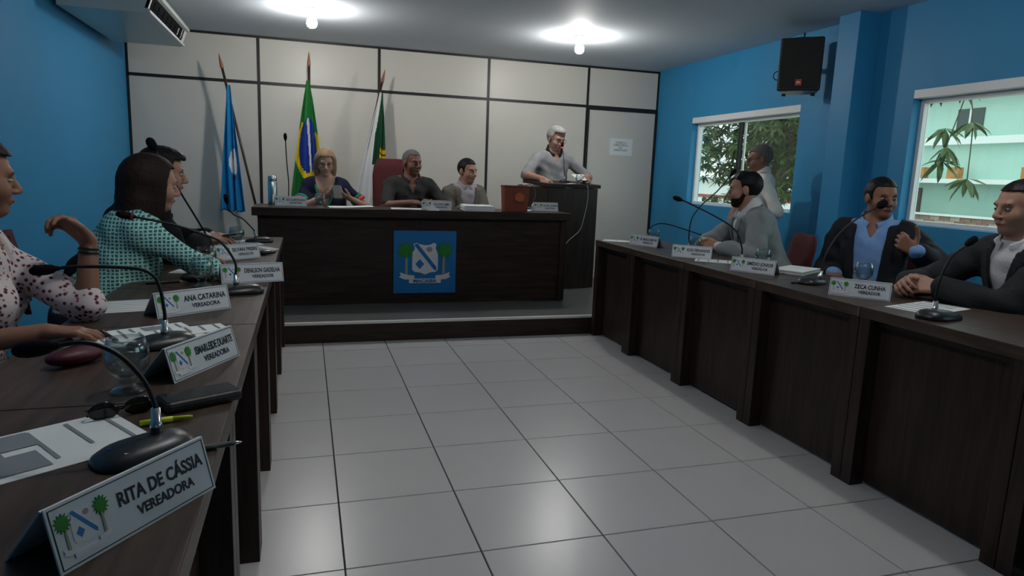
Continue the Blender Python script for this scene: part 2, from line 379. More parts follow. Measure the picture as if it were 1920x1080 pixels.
# ------------------------------------------------------------------ nameplates
def nameplate(x, y, z, ang, l1, l2, label, group, tilt=16, w=0.25, h=0.083):
    t = thing('nameplate', label, 'nameplate', (x, y, z), R(ang), group)
    th = 0.003
    Mp = Matrix.Rotation(R(-tilt), 4, 'X') @ Matrix(((1,0,0,0),(0,0,-1,0),(0,1,0,0),(0,0,0,1)))   # plate plane: x right, y up the face, z out of the face
    MB().box((-w/2, 0, -th), (w/2, h, 0), 0, Mp).build('face_plate', M_plate, t, bevel=0.001)
    q = Mp @ Vector((0, h, -th)); back = 0.09
    b = MB(); b.add([(-w/2, q.y, q.z-0.002), (w/2, q.y, q.z-0.002), (w/2, back, 0.0), (-w/2, back, 0.0), (-w/2, q.y+th, q.z-0.001), (w/2, q.y+th, q.z-0.001), (w/2, back+th, 0.0), (-w/2, back+th, 0.0)],
        [(0,1,2,3),(7,6,5,4),(0,3,7,4),(1,5,6,2),(0,4,5,1),(3,2,6,7)]); b.build('back_leg', M_plate, t)
    bo = MB(); e = 0.004; k = 0.0012
    for lo, hi in (((-w/2+e, e), (w/2-e, e+k)), ((-w/2+e, h-e-k), (w/2-e, h-e)), ((-w/2+e, e), (-w/2+e+k, h-e)), ((w/2-e-k, e), (w/2-e, h-e))):
        bo.box((*lo, 0.0001), (*hi, 0.0006), 0, Mp)
    bo.build('printed_border', M_inkd, t)
    em = MB(); ms = []
    for i, (nm, pts, m) in enumerate(emblem_polys()):
        if m not in ms: ms.append(m)
        em.prism([(-w/2+0.043+px*0.082, h*0.5+py*0.088) for px, py in pts], 0.0002, 0.0006+0.0001*i, ms.index(m), Mp)
    em.build('printed_emblem', ms, t)
    for tx, yy, sz, wd in ((l1, h*0.62, 0.026, min(0.145, 0.0125*len(l1))), (l2, h*0.32, 0.019, 0.09 if len(l2) < 9 else 0.098)):
        vs, fs = text_geo(tx, sz, wd)
        MB().add([Mp @ (v + Vector((0.04, yy, 0.0008))) for v in vs], fs).build('lettering', M_inkd, t)
GL, GR, GD = 'nameplates of the left row', 'nameplates of the right row', 'nameplates on the presiding desk'
nameplate(-0.209, 0.944, TZ, 54.6, 'RITA DE CÁSSIA', 'VEREADORA', 'large nameplate reading RITA DE CÁSSIA, nearest the camera', GL)
nameplate(-0.226, 1.703, TZ, 62.2, 'ISMARLEIDE DUARTE', 'VEREADORA', 'nameplate reading ISMARLEIDE DUARTE beside the round water goblet', GL)
nameplate(-0.349, 2.367, TZ, 36.7, 'ANA CATARINA', 'VEREADORA', 'nameplate reading ANA CATARINA in front of the woman in the floral blouse', GL)
nameplate(-0.214, 2.98, TZ, 15.4, 'DENILSON GADELHA', 'VEREADOR', 'nameplate reading DENILSON GADELHA at the edge of the left row', GL)
nameplate(-0.332, 3.732, TZ, 37.1, 'SILVAN FREIRE', 'VEREADOR', 'small nameplate farthest along the left row, before the man in black', GL)
nameplate(2.394, 4.48, TZ, -62, 'DR. MARCUS MATIAS', 'VEREADOR', 'nameplate at the far end of the right row near the door', GR)
nameplate(2.375, 3.778, TZ, -38, 'IGOR FERNANDES', 'VEREADOR', 'nameplate just before the clasped hands of the man in the grey suit', GR)
nameplate(2.358, 3.134, TZ, -57.4, 'EMÍDIO JÚNIOR', 'VEREADOR', 'nameplate before the goblet at the grey sleeve, second from the camera in right row', GR)
nameplate(2.366, 2.378, TZ, -49.8, 'ZECA CUNHA', 'VEREADOR', 'nameplate reading ZECA CUNHA in front of the man in the dark suit', GR)
nameplate(-0.114, 5.76, DZ, 6.5, 'EDI CAPISTRANO', 'SECRETÁRIA', 'nameplate on the presiding desk beside the steel flask', GD)
nameplate(1.05, 5.6, DZ, -10, 'GELSON LIMA', 'PRESIDENTE', 'nameplate on the presiding desk before the man in the dark shirt', GD)
nameplate(2.10, 5.80, DZ, 0, 'VALTER OLIVEIRA', 'SECRETÁRIO', 'nameplate at the lectern end of the presiding desk', GD, w=0.235)

# ------------------------------------------------------------------ gooseneck microphones
def mic(base, rz, pts, label, group, big=False, head_r=0.014, base_k=1.0, led=False):
    """base: centre of the foot on the table; pts: points of the neck in world space, first at the collar"""
    t = thing('gooseneck_microphone', label, 'microphone', base, rz, group)
    B = Vector(base); inv = Matrix.Rotation(-rz, 4, 'Z')
    P = [inv @ (Vector(p)-B) for p in pts]
    sx, sy, sz = 0.085*base_k, 0.055*base_k, 0.03*base_k
    vs = []; fs = []; n = 24
    for i, (k, z) in enumerate(((1.0, 0), (1.02, 0.25), (0.97, 0.5), (0.82, 0.8), (0.55, 1.0), (0.0, 1.06))):
        for j in range(n):
            a = 2*math.pi*j/n; c, s_ = math.cos(a), math.sin(a)
            q = 0.7
            vs.append((sx*k*math.copysign(abs(c)**q, c), sy*k*math.copysign(abs(s_)**q, s_), sz*z*(1.0 - 0.25*c*k)))
    for i in range(5):
        for j in range(n): fs.append([i*n+j, i*n+(j+1) % n, (i+1)*n+(j+1) % n, (i+1)*n+j])
    fs.append(list(range(n))[::-1])
    b = MB().add(vs, fs).build('base', M_black, t, True)
    if big:
        MB().lathe([(0.0, 0), (0.006, 0), (0.006, 0.002), (0, 0.003)], 12, (0.05*base_k, -0.012, sz*0.72)).build('push_button', mat('blue_button', (0.02, 0.07, 0.3), 0.3), b, True)
        MB().box((0.035, 0.0, sz*0.82), (0.04, 0.03, sz*0.835)).build('printed_mark', M_paper, b)
    c0 = P[0]; MB().tube([(c0.x, c0.y, sz*0.6), (c0.x, c0.y, c0.z+0.002)], 0.0105*base_k, 14).build('stem_socket', M_black, t, True)
    d = (P[1]-P[0]).normalized()
    MB().tube([P[0], P[0]+d*0.004, P[0]+d*0.010, P[0]+d*0.012, P[0]+d*0.035], [0.011*base_k, 0.011*base_k, 0.011*base_k, 0.0085*base_k, 0.008*base_k], 14).build('collar', M_chrome, t, True)
    sp = spline([P[0]+d*0.03] + P[1:], 8)
    MB().tube(sp, 0.0046*base_k, 9).build('neck', M_rubber, t, True)
    e = sp[-1]; dd = (sp[-1]-sp[-3]).normalized()
    MB().lathe([(0.0045, -0.01), (0.0075, 0.0), (head_r*0.8, 0.006), (head_r, 0.02), (head_r, 0.038), (head_r*0.8, 0.05), (head_r*0.4, 0.057), (0, 0.058)], 14, e, axis=dd).build('windscreen', M_blackm, t, True)
    if led: MB().lathe([(head_r*0.85, 0.0), (head_r*1.05, 0.001), (head_r*1.05, 0.007), (head_r*0.85, 0.008)], 14, e, axis=dd).build('indicator_ring', M_led if led == 2 else mat('dim_red_ring', (0.2, 0.01, 0.02), 0.4), t, True)
GM = 'gooseneck microphones on the council desks'
mic((-0.264, 1.195, TZ), R(212), [(-0.250,1.222,0.812),(-0.2505,1.225,0.85),(-0.266,1.23,0.892),(-0.296,1.235,0.932),(-0.327,1.24,0.953),(-0.358,1.24,0.962),(-0.40,1.24,0.958)], 'microphone behind the nearest nameplate, its black base closest to the camera', GM, True, base_k=0.93)
mic((-0.372, 1.945, TZ), R(200), [(-0.366,1.95,0.81),(-0.365,1.95,0.867),(-0.373,1.95,0.932),(-0.39,1.95,0.968),(-0.433,1.95,0.985),(-0.555,1.95,0.99),(-0.61,1.95,0.985)], 'microphone rising behind the round goblet, neck arching across the floral sleeve', GM)
mic((-0.245, 2.74, TZ), R(190), [(-0.26,2.75,0.81),(-0.263,2.75,0.896),(-0.308,2.75,0.968),(-0.363,2.75,0.997),(-0.479,2.75,1.036),(-0.601,2.75,1.061)], 'microphone pointing at the sleeve of the woman in the teal top', GM, led=1)
mic((-0.50, 3.87, TZ), R(180), [(-0.485,3.85,0.81),(-0.485,3.83,0.86),(-0.511,3.7,0.959),(-0.563,3.6,1.091),(-0.612,3.45,1.234),(-0.643,3.4,1.315)], 'tall microphone slanting above the heads of the two people at left', GM, head_r=0.02)
mic((-0.29, 4.6, TZ), R(180), [(-0.308,4.6,0.81),(-0.323,4.6,0.856),(-0.385,4.6,0.923),(-0.437,4.6,0.949),(-0.467,4.6,0.989),(-0.474,4.6,1.02)], 'microphone at the far end of the left row below the light blue flag', GM)
mic((2.60, 4.77, TZ), R(20), [(2.583,4.75,0.81),(2.584,4.75,0.87),(2.62,4.72,0.919),(2.711,4.7,0.926),(2.875,4.65,0.882),(2.98,4.62,0.85)], 'microphone with a low arching neck at the door end of the right row', GM)
mic((2.58, 4.1, TZ), R(0), [(2.556,4.1,0.805),(2.546,4.1,0.898),(2.557,4.1,1.009),(2.624,4.1,1.102),(2.742,4.1,1.204),(2.84,4.1,1.315)], 'tall curved microphone rising before the face of the man in the grey suit', GM)
mic((2.55, 3.45, TZ), R(0), [(2.52,3.45,0.805),(2.512,3.45,0.879),(2.479,3.45,0.955),(2.42,3.45,1.01),(2.304,3.45,1.067),(2.119,3.45,1.141),(2.075,3.45,1.155)], 'microphone with its neck stretched out toward the room before the grey suit', GM)
mic((2.45, 2.77, TZ), R(20), [(2.475,2.75,0.81),(2.485,2.75,0.851),(2.503,2.75,0.932),(2.571,2.75,1.035),(2.675,2.75,1.114),(2.79,2.75,1.172)], 'microphone in front of the face of the man in the dark suit', GM, head_r=0.021)
mic((2.345, 1.955, TZ), R(10), [(2.34,1.97,0.805),(2.335,1.97,0.86),(2.345,1.97,0.933),(2.386,1.97,1.016),(2.45,1.97,1.06)], 'microphone before the folded hands at the right edge', GM, base_k=1.1)
mic((-0.136, 5.97, DZ), R(90), [(-0.137,5.96,0.975),(-0.133,5.96,1.135),(-0.145,5.96,1.30),(-0.152,5.96,1.475)], 'thin upright microphone on the presiding desk beside the steel flask', 'microphones on the presiding desk')
mic((1.03, 5.84, DZ), R(90), [(1.02,5.84,0.975),(1.01,5.85,0.995),(0.98,5.88,1.01)], 'short bent microphone under the hands of the man in the dark shirt', 'microphones on the presiding desk')
mic((2.02, 5.98, DZ), R(90), [(2.03,6.0,0.975),(2.08,6.06,1.10),(2.05,6.1,1.17),(1.97,6.12,1.165)], 'microphone arching beside the orange box on the presiding desk', 'microphones on the presiding desk')
mic((2.50, 6.40, 1.207), R(15), [(2.50,6.40,1.235),(2.49,6.39,1.30),(2.47,6.38,1.43),(2.455,6.385,1.545)], 'microphone with a bright red ring on the lectern', None, base_k=0.7, led=2)

# ------------------------------------------------------------------ water goblets
def goblet(x, y, z, label, k=1.0):
    t = thing('water_goblet', label, 'glass', (x, y, z), 0, 'water goblets')
    MB().lathe([(0, 0.0), (0.034*k, 0), (0.036*k, 0.004*k), (0.03*k, 0.01*k), (0.018*k, 0.016*k), (0.016*k, 0.024*k), (0.02*k, 0.031*k), (0.034*k, 0.044*k), (0.043*k, 0.062*k), (0.045*k, 0.082*k), (0.041*k, 0.102*k), (0.036*k, 0.118*k),
        (0.0345*k, 0.118*k), (0.0393*k, 0.102*k), (0.0432*k, 0.082*k), (0.0412*k, 0.063*k), (0.033*k, 0.048*k), (0.018*k, 0.037*k), (0, 0.034*k)], 28).build('glass', M_glass, t, True)
    MB().lathe([(0, 0.0348*k), (0.0175*k, 0.0375*k), (0.0325*k, 0.0485*k), (0.0407*k, 0.0632*k), (0.0427*k, 0.082*k), (0.0405*k, 0.094*k), (0, 0.094*k)], 28).build('water', M_water, t, True)
goblet(-0.368, 1.555, TZ, 'round water goblet on the left desk nearest the camera')
goblet(-0.40, 2.90, TZ, 'water goblet behind the nameplate of the woman in floral, nearer of two')
goblet(-0.43, 3.25, TZ, 'water goblet before the forearm of the woman in teal, farther of two')
goblet(-0.40, 4.35, TZ, 'water goblet farthest along the left row, by the hand of the man in black')
goblet(2.52, 4.55, TZ, 'water goblet behind the nameplate nearest the door')
goblet(2.52, 3.97, TZ, 'water goblet beside the clasped hands of the man in the grey suit')
goblet(2.53, 3.27, TZ, 'water goblet standing against the grey sleeve')
goblet(2.66, 2.66, TZ, 'water goblet before the light blue shirt')
goblet(0.112, 5.62, DZ, 'small water goblet in front of the blonde woman', 0.95)
goblet(2.60, 6.27, 1.192, 'small water goblet on the lectern', 0.8)

# ------------------------------------------------------------------ papers, pens, phones
def sheet(x, y, z, w, h, ang, label, name='paper_sheet', lines=5, curl=0.0, group='papers on the desks', thick=0.0012, block=None):
    t = thing(name, label, 'paper', (x, y, z), R(ang), group)
    n = 8; vs = []; fs = []
    zz = lambda u: curl*(u**2)
    for i in range(n+1):
        u = i/n; xx = -w/2+w*u
        for yy in (-h/2, h/2): vs += [(xx, yy, zz(u)), (xx, yy, zz(u)+thick)]
    for i in range(n):
        a = i*4; fs += [(a+1, a+5, a+7, a+3), (a, a+2, a+6, a+4), (a, a+4, a+5, a+1), (a+2, a+3, a+7, a+6)]
    fs += [(0, 1, 3, 2), (n*4, n*4+2, n*4+3, n*4+1)]
    MB().add(vs, fs).build('sheet', M_paper, t)
    if lines:
        pr = MB(); r = random.Random(int(abs(x*1000)+abs(y*100)))
        for k in range(lines):
            yy = h*0.42 - h*0.84*k/max(1, lines-1); ww = w*r.uniform(0.55, 0.85)
            x0 = -w*0.43; seg = 5
            for q in range(seg):
                xa = x0+ww*q/seg; xb = x0+ww*(q+1)/seg; ua, ub = (xa+w/2)/w, (xb+w/2)/w
                pr.add([(xa, yy-h*0.012, zz(ua)+thick+0.0012), (xb, yy-h*0.012, zz(ub)+thick+0.0012), (xb, yy+h*0.012, zz(ub)+thick+0.0012), (xa, yy+h*0.012, zz(ua)+thick+0.0012)], [(0, 1, 2, 3)])
        if block:
            for (a, b, c, d) in block:
                pr.add([(a*w, b*h, zz(0.5+a)+thick+0.0014), (c*w, b*h, zz(0.5+c)+thick+0.0014), (c*w, d*h, zz(0.5+c)+thick+0.0014), (a*w, d*h, zz(0.5+a)+thick+0.0014)], [(0, 1, 2, 3)])
        pr.build('print', M_ink, t)
sheet(-0.43, 1.26, TZ, 0.21, 0.29, -55, 'printed sheet with a dark photo beside the nearest microphone base', block=[(-0.45, -0.45, -0.1, 0.0), (0.02, -0.3, 0.4, -0.05)])
sheet(-0.455, 2.07, TZ, 0.21, 0.297, -62, 'printed form lying behind the round goblet', lines=9, block=[(-0.4, 0.1, 0.1, 0.3)])
sheet(-0.37, 2.09, TZ+0.002, 0.10, 0.29, -66, 'narrow folded printed leaflet under the second microphone base', lines=7)
sheet(-0.56, 2.52, TZ, 0.297, 0.21, 12, 'grey printed sheets under the floral sleeve', lines=6)
sheet(-0.50, 3.40, TZ, 0.12, 0.29, -12, 'white folded sheet beside the two goblets at left', lines=4)
sheet(-0.40, 4.55, TZ, 0.21, 0.297, 20, 'printed sheets at the far end of the left row', lines=8, block=[(-0.3, -0.3, 0.3, 0.1)])
sheet(-0.27, 4.15, TZ, 0.15, 0.21, 35, 'crumpled printed leaflet near the left desk corner', lines=6, curl=0.012, block=[(-0.4, -0.3, 0.2, 0.2)])
sheet(2.47, 3.62, TZ, 0.16, 0.28, 55, 'leaflet with reddish print behind the middle nameplate of the right row', lines=5)
sheet(2.36, 4.85, TZ, 0.14, 0.21, 60, 'small white papers at the door end of the right row', lines=3)
sheet(2.50, 2.14, TZ, 0.19, 0.32, -75, 'printed sheet under the rightmost microphone base', lines=6)
sheet(0.36, 5.80, DZ, 0.36, 0.22, 3, 'open sheets in front of the blonde woman on the presiding desk', lines=0, curl=0.012)
sheet(0.84, 5.74, DZ, 0.30, 0.2, -4, 'sheets in front of the man in the dark shirt', lines=4)
sheet(1.02, 5.585, DZ, 0.10, 0.05, -8, 'white slip under the nameplate before the man in the dark shirt', lines=0)
sheet(1.95, 5.92, DZ, 0.12, 0.2, 10, 'white slip beside the orange box', lines=0, curl=0.01)
sheet(2.41, 6.27, 1.192, 0.22, 0.2, 15, 'white sheets lying on the lectern', lines=0, curl=0.008)
def stack(x, y, z, w, d, h, ang, label, m=M_paper, name='paper_stack', cover=None):
    t = thing(name, label, 'book' if cover else 'paper', (x, y, z), R(ang))
    n = 4
    for k in range(n):
        o = 0.004*math.sin(k*2.3)
        MB().box((-w/2+o, -d/2-o, h*k/n), (w/2+o, d/2-o, h*(k+0.96)/n)).build('page_block', m, t, bevel=0.001)
    if cover: MB().box((-w/2-0.003, -d/2-0.003, h), (w/2+0.003, d/2+0.003, h+0.003)).build('cover', cover, t)
stack(1.43, 5.72, DZ, 0.26, 0.3, 0.045, -6, 'thick stack of white papers before the man in the tan jacket')
stack(2.66, 3.14, TZ, 0.17, 0.27, 0.02, -60, 'white booklet beside the maroon chair on the right row', cover=M_paper, name='booklet')

def pen(x, y, z, ang, label, m=M_black, L=0.14):
    t = thing('pen', label, 'pen', (x, y, z+0.005), R(ang), 'pens')
    MB().tube([(-L/2, 0, 0), (L*0.38, 0, 0)], 0.0048, 10).build('barrel', m, t, True)
    MB().tube([(L*0.38, 0, 0), (L*0.47, 0, 0), (L/2, 0, 0)], [0.0048, 0.002, 0.0008], 10).build('tip', M_chrome, t, True)
    MB().box((-L*0.45, -0.0015, 0.0045), (-L*0.15, 0.0015, 0.0065)).build('clip', M_chrome, t)
pen(-0.185, 1.19, TZ, 16, 'thick black pen behind the right end of the nearest nameplate', L=0.15)
pen(-0.52, 2.04, TZ+0.003, -60, 'slim black pen lying on the printed form')
pen(-0.46, 2.62, TZ+0.003, 10, 'black pen on the grey sheets before the floral sleeve')
pen(2.40, 2.78, TZ, 5, 'black pen left of the microphone before the dark suit')
pen(-0.55, 2.98, TZ, 20, 'dark pen with a pale tip beside the teal sleeve')

def phone(x, y, z, w, h, th, ang, label, name='smartphone', m=M_black, tilt=0):
    t = thing(name, label, 'phone', (x, y, z), R(ang)); 
    b = MB().box((-w/2, -h/2, 0), (w/2, h/2, th)).build('body', m, t, bevel=min(0.008, th*0.45))
    MB().box((-w/2+0.004, -h/2+0.009, th), (w/2-0.004, h/2-0.009, th+0.0006)).build('screen', mat('dark_screen', (0.01, 0.011, 0.013), 0.12), t)
phone(-0.215, 1.455, TZ, 0.15, 0.08, 0.022, 28, 'dark flat phone in a thick case lying across the desk seam at left', m=mat('dark_leather', (0.03, 0.024, 0.022), 0.5, noise=(60, 0.3), bump=(120, 0.2)))
t = thing('sunglasses', 'dark folded glasses lying behind the nearest microphone', 'glasses', (-0.345, 1.40, TZ), R(25))
for s in (-1, 1): MB().ell((s*0.03, 0, 0.016), (0.027, 0.004, 0.018)).build('lens', mat('dark_lens', (0.012, 0.011, 0.01), 0.1), t, True)
MB().tube([(-0.006, 0, 0.02), (0.006, 0, 0.02)], 0.002, 8).build('bridge', M_black, t)
for s in (-1, 1): MB().tube(spline([(s*0.057, 0, 0.022), (s*0.05, 0.015, 0.018), (-s*0.02, 0.022, 0.006), (-s*0.055, 0.026, 0.003)]), 0.002, 6).build('temple', M_black, t, True)
t = thing('highlighter', 'yellow highlighter lying behind the nearest microphone collar', 'pen', (-0.262, 1.345, TZ+0.006), R(15))
my = mat('fluorescent_yellow', (0.62, 0.68, 0.02), 0.5)
MB().tube([(-0.04, 0, 0), (0.015, 0, 0)], 0.0055, 12).build('barrel', my, t, True); MB().tube([(0.015, 0, 0), (0.045, 0, 0), (0.05, 0, 0)], [0.005, 0.003, 0.0015], 12).build('cap', my, t, True)
t = thing('purse', 'small dark red case at the left edge behind the round goblet', 'case', (-0.53, 1.80, TZ), R(48))
MB().ell((0, 0, 0.022), (0.075, 0.04, 0.022)).build('body', mat('dark_red_leather', (0.075, 0.006, 0.015), 0.5, noise=(30, 0.2)), t, True)
MB().tube(spline([(-0.07, 0, 0.024), (-0.03, 0.002, 0.043), (0.03, 0.002, 0.043), (0.07, 0, 0.024)]), 0.003, 6).build('zip', M_black, t, True)
# car keys / small items heap at the far left desk
t = thing('key_bunch', 'heap of black keys and fob near the corner of the left row', 'keys', (-0.215, 3.93, TZ), R(30))
MB().ell((0.0, 0, 0.014), (0.045, 0.03, 0.014)).build('fob', M_black, t, True); MB().ell((0.05, 0.03, 0.01), (0.025, 0.02, 0.01)).build('fob', M_black, t, True)
for a in (10, 80, 150): MB().box((0, -0.005, 0.0), (0.06, 0.005, 0.003), 0, Matrix.Rotation(R(a), 4, 'Z')).build('key', M_chrome, t)
MB().tube([(0.02*math.cos(a), 0.02*math.sin(a)-0.03, 0.004) for a in np.linspace(0, 6.28, 17)], 0.0015, 6).build('ring', M_chrome, t, True)
for (xx, yy, a, lb) in ((-0.45, 3.02, 10, 'round black sunglass case by the teal sleeve'), (-0.345, 3.10, 40, 'second round black case against the goblets')):
    t = thing('glasses_case', lb, 'case', (xx, yy, TZ), R(a)); MB().ell((0, 0, 0.02), (0.05, 0.03, 0.02)).build('shell', M_black, t, True)
    MB().tube([(0.051*math.cos(q), 0.031*math.sin(q), 0.02) for q in np.linspace(0, 6.283, 21)], 0.0015, 6).build('seam', M_rubber, t, True)

# steel flask, orange box, cable
t = thing('steel_flask', 'brushed steel flask at the left end of the presiding desk', 'flask', (-0.262, 5.97, DZ))
MB().lathe([(0, 0), (0.036, 0), (0.037, 0.004), (0.037, 0.185), (0.033, 0.196)], 24).build('body', M_chrome, t, True)
MB().lathe([(0.034, 0.196), (0.036, 0.2), (0.035, 0.228), (0.03, 0.235), (0, 0.236)], 24).build('lid', M_chrome, t, True)
t = thing('ballot_box', 'orange brown box with a faint logo on the presiding desk', 'box', (1.752, 5.66, DZ), R(-3))
MO = mat('orange_brown_leatherette', (0.21, 0.045, 0.02), 0.55, noise=(6, 0.18), bump=(200, 0.1))
w0, w1, hb = 0.102, 0.112, 0.222
MB().add([(-w0,-0.06,0),(w0,-0.06,0),(w0,0.06,0),(-w0,0.06,0),(-w1,-0.07,hb),(w1,-0.07,hb),(w1,0.07,hb),(-w1,0.07,hb)], [(3,2,1,0),(4,5,6,7),(0,1,5,4),(1,2,6,5),(2,3,7,6),(3,0,4,7)]).build('body', MO, t, bevel=0.004)
MB().box((-w1-0.002, -0.073, hb-0.012), (w1+0.002, 0.073, hb+0.004)).build('rim', mat('dark_red_rim', (0.12, 0.015, 0.012), 0.5), t, bevel=0.002)
MB().prism([(0.028+0.042*math.cos(a), 0.125+0.042*math.sin(a)) for a in np.linspace(0, 6.283, 25)[:-1]], 0.0665, 0.0685, 0, MF).build('printed_disc', mat('orange_print', (0.42, 0.10, 0.02), 0.6), t)
vs, fs = text_geo('CAIXA', 0.03, 0.085); MB().add([MF @ (v + Vector((0.02, 0.085, 0.0692))) for v in vs], fs).build('lettering', mat('dark_print', (0.06, 0.03, 0.03), 0.6), t)
tag(MB().tube(spline([(2.66,6.20,1.187),(2.668,6.19,1.15),(2.668,6.188,1.02),(2.63,6.178,0.84),(2.59,6.168,0.74),(2.46,6.13,0.64),(2.40,6.118,0.56)]), 0.003, 8).build('white_cable', mat('grey_white_cable', (0.45, 0.43, 0.42), 0.5), None, True), 'thin pale cable hanging down the front of the lectern', 'cable')

# ------------------------------------------------------------------ wall speaker
t = thing('wall_speaker', 'black loudspeaker with a red badge hung high on the blue wall', 'speaker', (3.90, 4.80, 2.225), R(-43))
tr = [(-0.165, -0.14), (0.165, -0.14), (0.12, 0.14), (-0.12, 0.14)]
MB().prism(tr, -0.21, 0.205).build('cabinet', M_black, t, bevel=0.015)
pts = [(-0.145, -0.19), (0.145, -0.19), (0.152, 0.0), (0.145, 0.185), (0.07, 0.2), (0, 0.204), (-0.07, 0.2), (-0.145, 0.185), (-0.152, 0)]
MB().prism(pts, 0.14, 0.152, 0, MF).build('grille', mat('grille_mesh', (0.028, 0.026, 0.023), 0.7, noise=(300, 0.5), bump=(400, 0.5)), t, bevel=0.004)
bg = MB().box((-0.024, -0.157, -0.17), (0.024, -0.152, -0.122)).build('badge', mat('red_badge', (0.55, 0.04, 0.02), 0.4), t)
vs, fs = text_geo('JBL', 0.02, 0.034); MB().add([MF @ (v + Vector((0, -0.146, 0.1575))) for v in vs], fs).build('lettering', M_paper, bg)
for xx in (-0.11, 0.11): MB().lathe([(0.016, 0), (0.018, -0.02), (0, -0.02)], 12, (xx, -0.08, -0.225)).build('foot', M_black, t, True)
MB().tube([(0, 0.0, 0.22), (0, 0.0, 0.26), (0.0, 0.10, 0.27)], 0.006, 8).build('hanging_bracket', M_black, t)
MB().tube([(0.0, 0.13, 0), (0.02, 0.2, 0)], 0.02, 8).build('wall_bracket', M_black, t)
MB().tube([(-0.17+0.03*math.cos(a)-0.015, 0.06, -0.06+0.035*math.sin(a)) for a in np.linspace(0.6, 5.6, 14)], 0.004, 6).build('cable_loop', M_rubber, t, True)

# ------------------------------------------------------------------ ceiling air conditioner
t = thing('air_conditioner', 'white ceiling air conditioner above the left corner with dark outlet', 'air conditioner', (-1.05, 6.3, 2.30))
A = 0.72
prof = [(-0.57, 0.0), (-0.03, 0.0), (0.0, 0.006), (0.008, 0.02), (-0.005, 0.034), (0.03, 0.13), (0.055, 0.135), (0.062, 0.15), (0.05, 0.175), (-0.02, 0.195), (-0.12, 0.2), (-0.5, 0.2), (-0.57, 0.17)]
MP = Matrix(((1,0,0,0),(0,0,1,0),(0,1,0,0),(0,0,0,1)))
M_ac = mat('air_conditioner_casing', (0.50, 0.55, 0.52), 0.3, 0.6, noise=(3, 0.03))
b = MB(); b.prism(prof, -A, A, 0, MP); b.build('casing', M_ac, t)
q4 = lambda y0, y1, a, b, o0, o1: MB().add([(-0.005+0.035*a+o0, y0, 0.034+0.096*a), (-0.005+0.035*b+o0, y0, 0.034+0.096*b), (-0.005+0.035*b+o0, y1, 0.034+0.096*b), (-0.005+0.035*a+o0, y1, 0.034+0.096*a), (-0.005+0.035*a+o1, y0, 0.034+0.096*a), (-0.005+0.035*b+o1, y0, 0.034+0.096*b), (-0.005+0.035*b+o1, y1, 0.034+0.096*b), (-0.005+0.035*a+o1, y1, 0.034+0.096*a)], [(0,1,2,3),(7,6,5,4),(0,4,5,1),(1,5,6,2),(2,6,7,3),(3,7,4,0)])
q4(-A+0.03, A-0.1, 0.02, 0.98, -0.02, 0.0015).build('outlet_recess', M_blackm, t)
for q in range(8):
    yy = -A+0.14+q*0.16; q4(yy-0.005, yy+0.005, 0.15, 0.72+0.2*(q == 7), 0.0015, 0.007).build('vertical_vane', M_plastic_w if q in (7, 6) else M_blackm, t)
q4(-A+0.03, A-0.1, 0.30, 0.34, 0.0015, 0.006).build('louvre', M_blackm, t)
q4(A-0.1, A, 0.0, 1.0, -0.02, 0.004).build('end_cheek', M_plastic_w, t); q4(-A, -A+0.03, 0.0, 1.0, -0.02, 0.004).build('end_cheek', M_plastic_w, t)
MB().box((-0.012, -A+0.005, 0.004), (0.012, A-0.005, 0.026)).build('front_lip', M_plastic_w, t, bevel=0.004)
for yy in (-0.5, 0.5): MB().box((-0.4, yy-0.02, 0.2), (-0.2, yy+0.02, 0.26)).build('mounting_bracket', M_chrome, t)

# ------------------------------------------------------------------ flags
def flag(base, tip, cloth_top, cloth_bot, w_top, w_bot, colour_fn, mats, label, folds=5, depth=0.06, skew=0.0):
    """pole from base to tip with a wooden spear head; cloth hangs folded between cloth_top and cloth_bot (x, y, z)"""
    t = thing('flag', label, 'flag', (base[0], base[1], base[2]), 0, 'flags on poles before the partition')
    B = Vector(base); T = Vector(tip)-B; n = T.normalized()
    MB().tube([Vector((0, 0, 0.02)), T-n*0.13], 0.0125, 12).build('pole', mat('dark_varnished_pole', (0.05, 0.022, 0.018), 0.35, noise=(20, 0.3)), t, True)
    MB().tube([T-n*0.14, T-n*0.13, T-n*0.10, T-n*0.05, T], [0.013, 0.017, 0.016, 0.01, 0.002], 12).build('spear_tip', mat('copper_brown_tip', (0.28, 0.10, 0.05), 0.4), t, True)
    MB().lathe([(0, 0), (0.12, 0), (0.12, 0.015), (0.03, 0.03), (0.025, 0.06), (0, 0.06)], 20).build('foot', M_black, t, True)
    nu, nv = 48, 60; vs = []; fs = []; mi = []
    a = Vector(cloth_top)-B; b = Vector(cloth_bot)-B
    for j in range(nv+1):
        v = j/nv; c = a.lerp(b, v); w = w_top + (w_bot-w_top)*(v**0.75)
        for i in range(nu+1):
            u = i/nu*2-1
            ph = u*math.pi*folds
            vs.append((c.x + u*w + 0.010*math.sin(ph*0.5+2*v) , c.y + depth*(0.25+0.75*v)*math.sin(ph+1.2*math.sin(3*v)) , c.z + skew*u*v + 0.012*math.sin(ph*0.7)*v))
    for j in range(nv):
        for i in range(nu):
            k = j*(nu+1)+i; fs.append([k, k+1, k+nu+2, k+nu+1]); mi.append(colour_fn((i+0.5)/nu*2-1, (j+0.5)/nv))
    me = bpy.data.meshes.new('cloth'); me.from_pydata(vs, [], fs)
    for m in mats: me.materials.append(m)
    me.polygons.foreach_set('material_index', mi); me.polygons.foreach_set('use_smooth', [True]*len(fs)); me.update()
    o = link('cloth', me, t); s = o.modifiers.new('thickness', 'SOLIDIFY'); s.thickness = 0.002
fb = lambda n, c: mat(n, c, 0.75, 0.25, bump=(80, 0.05))
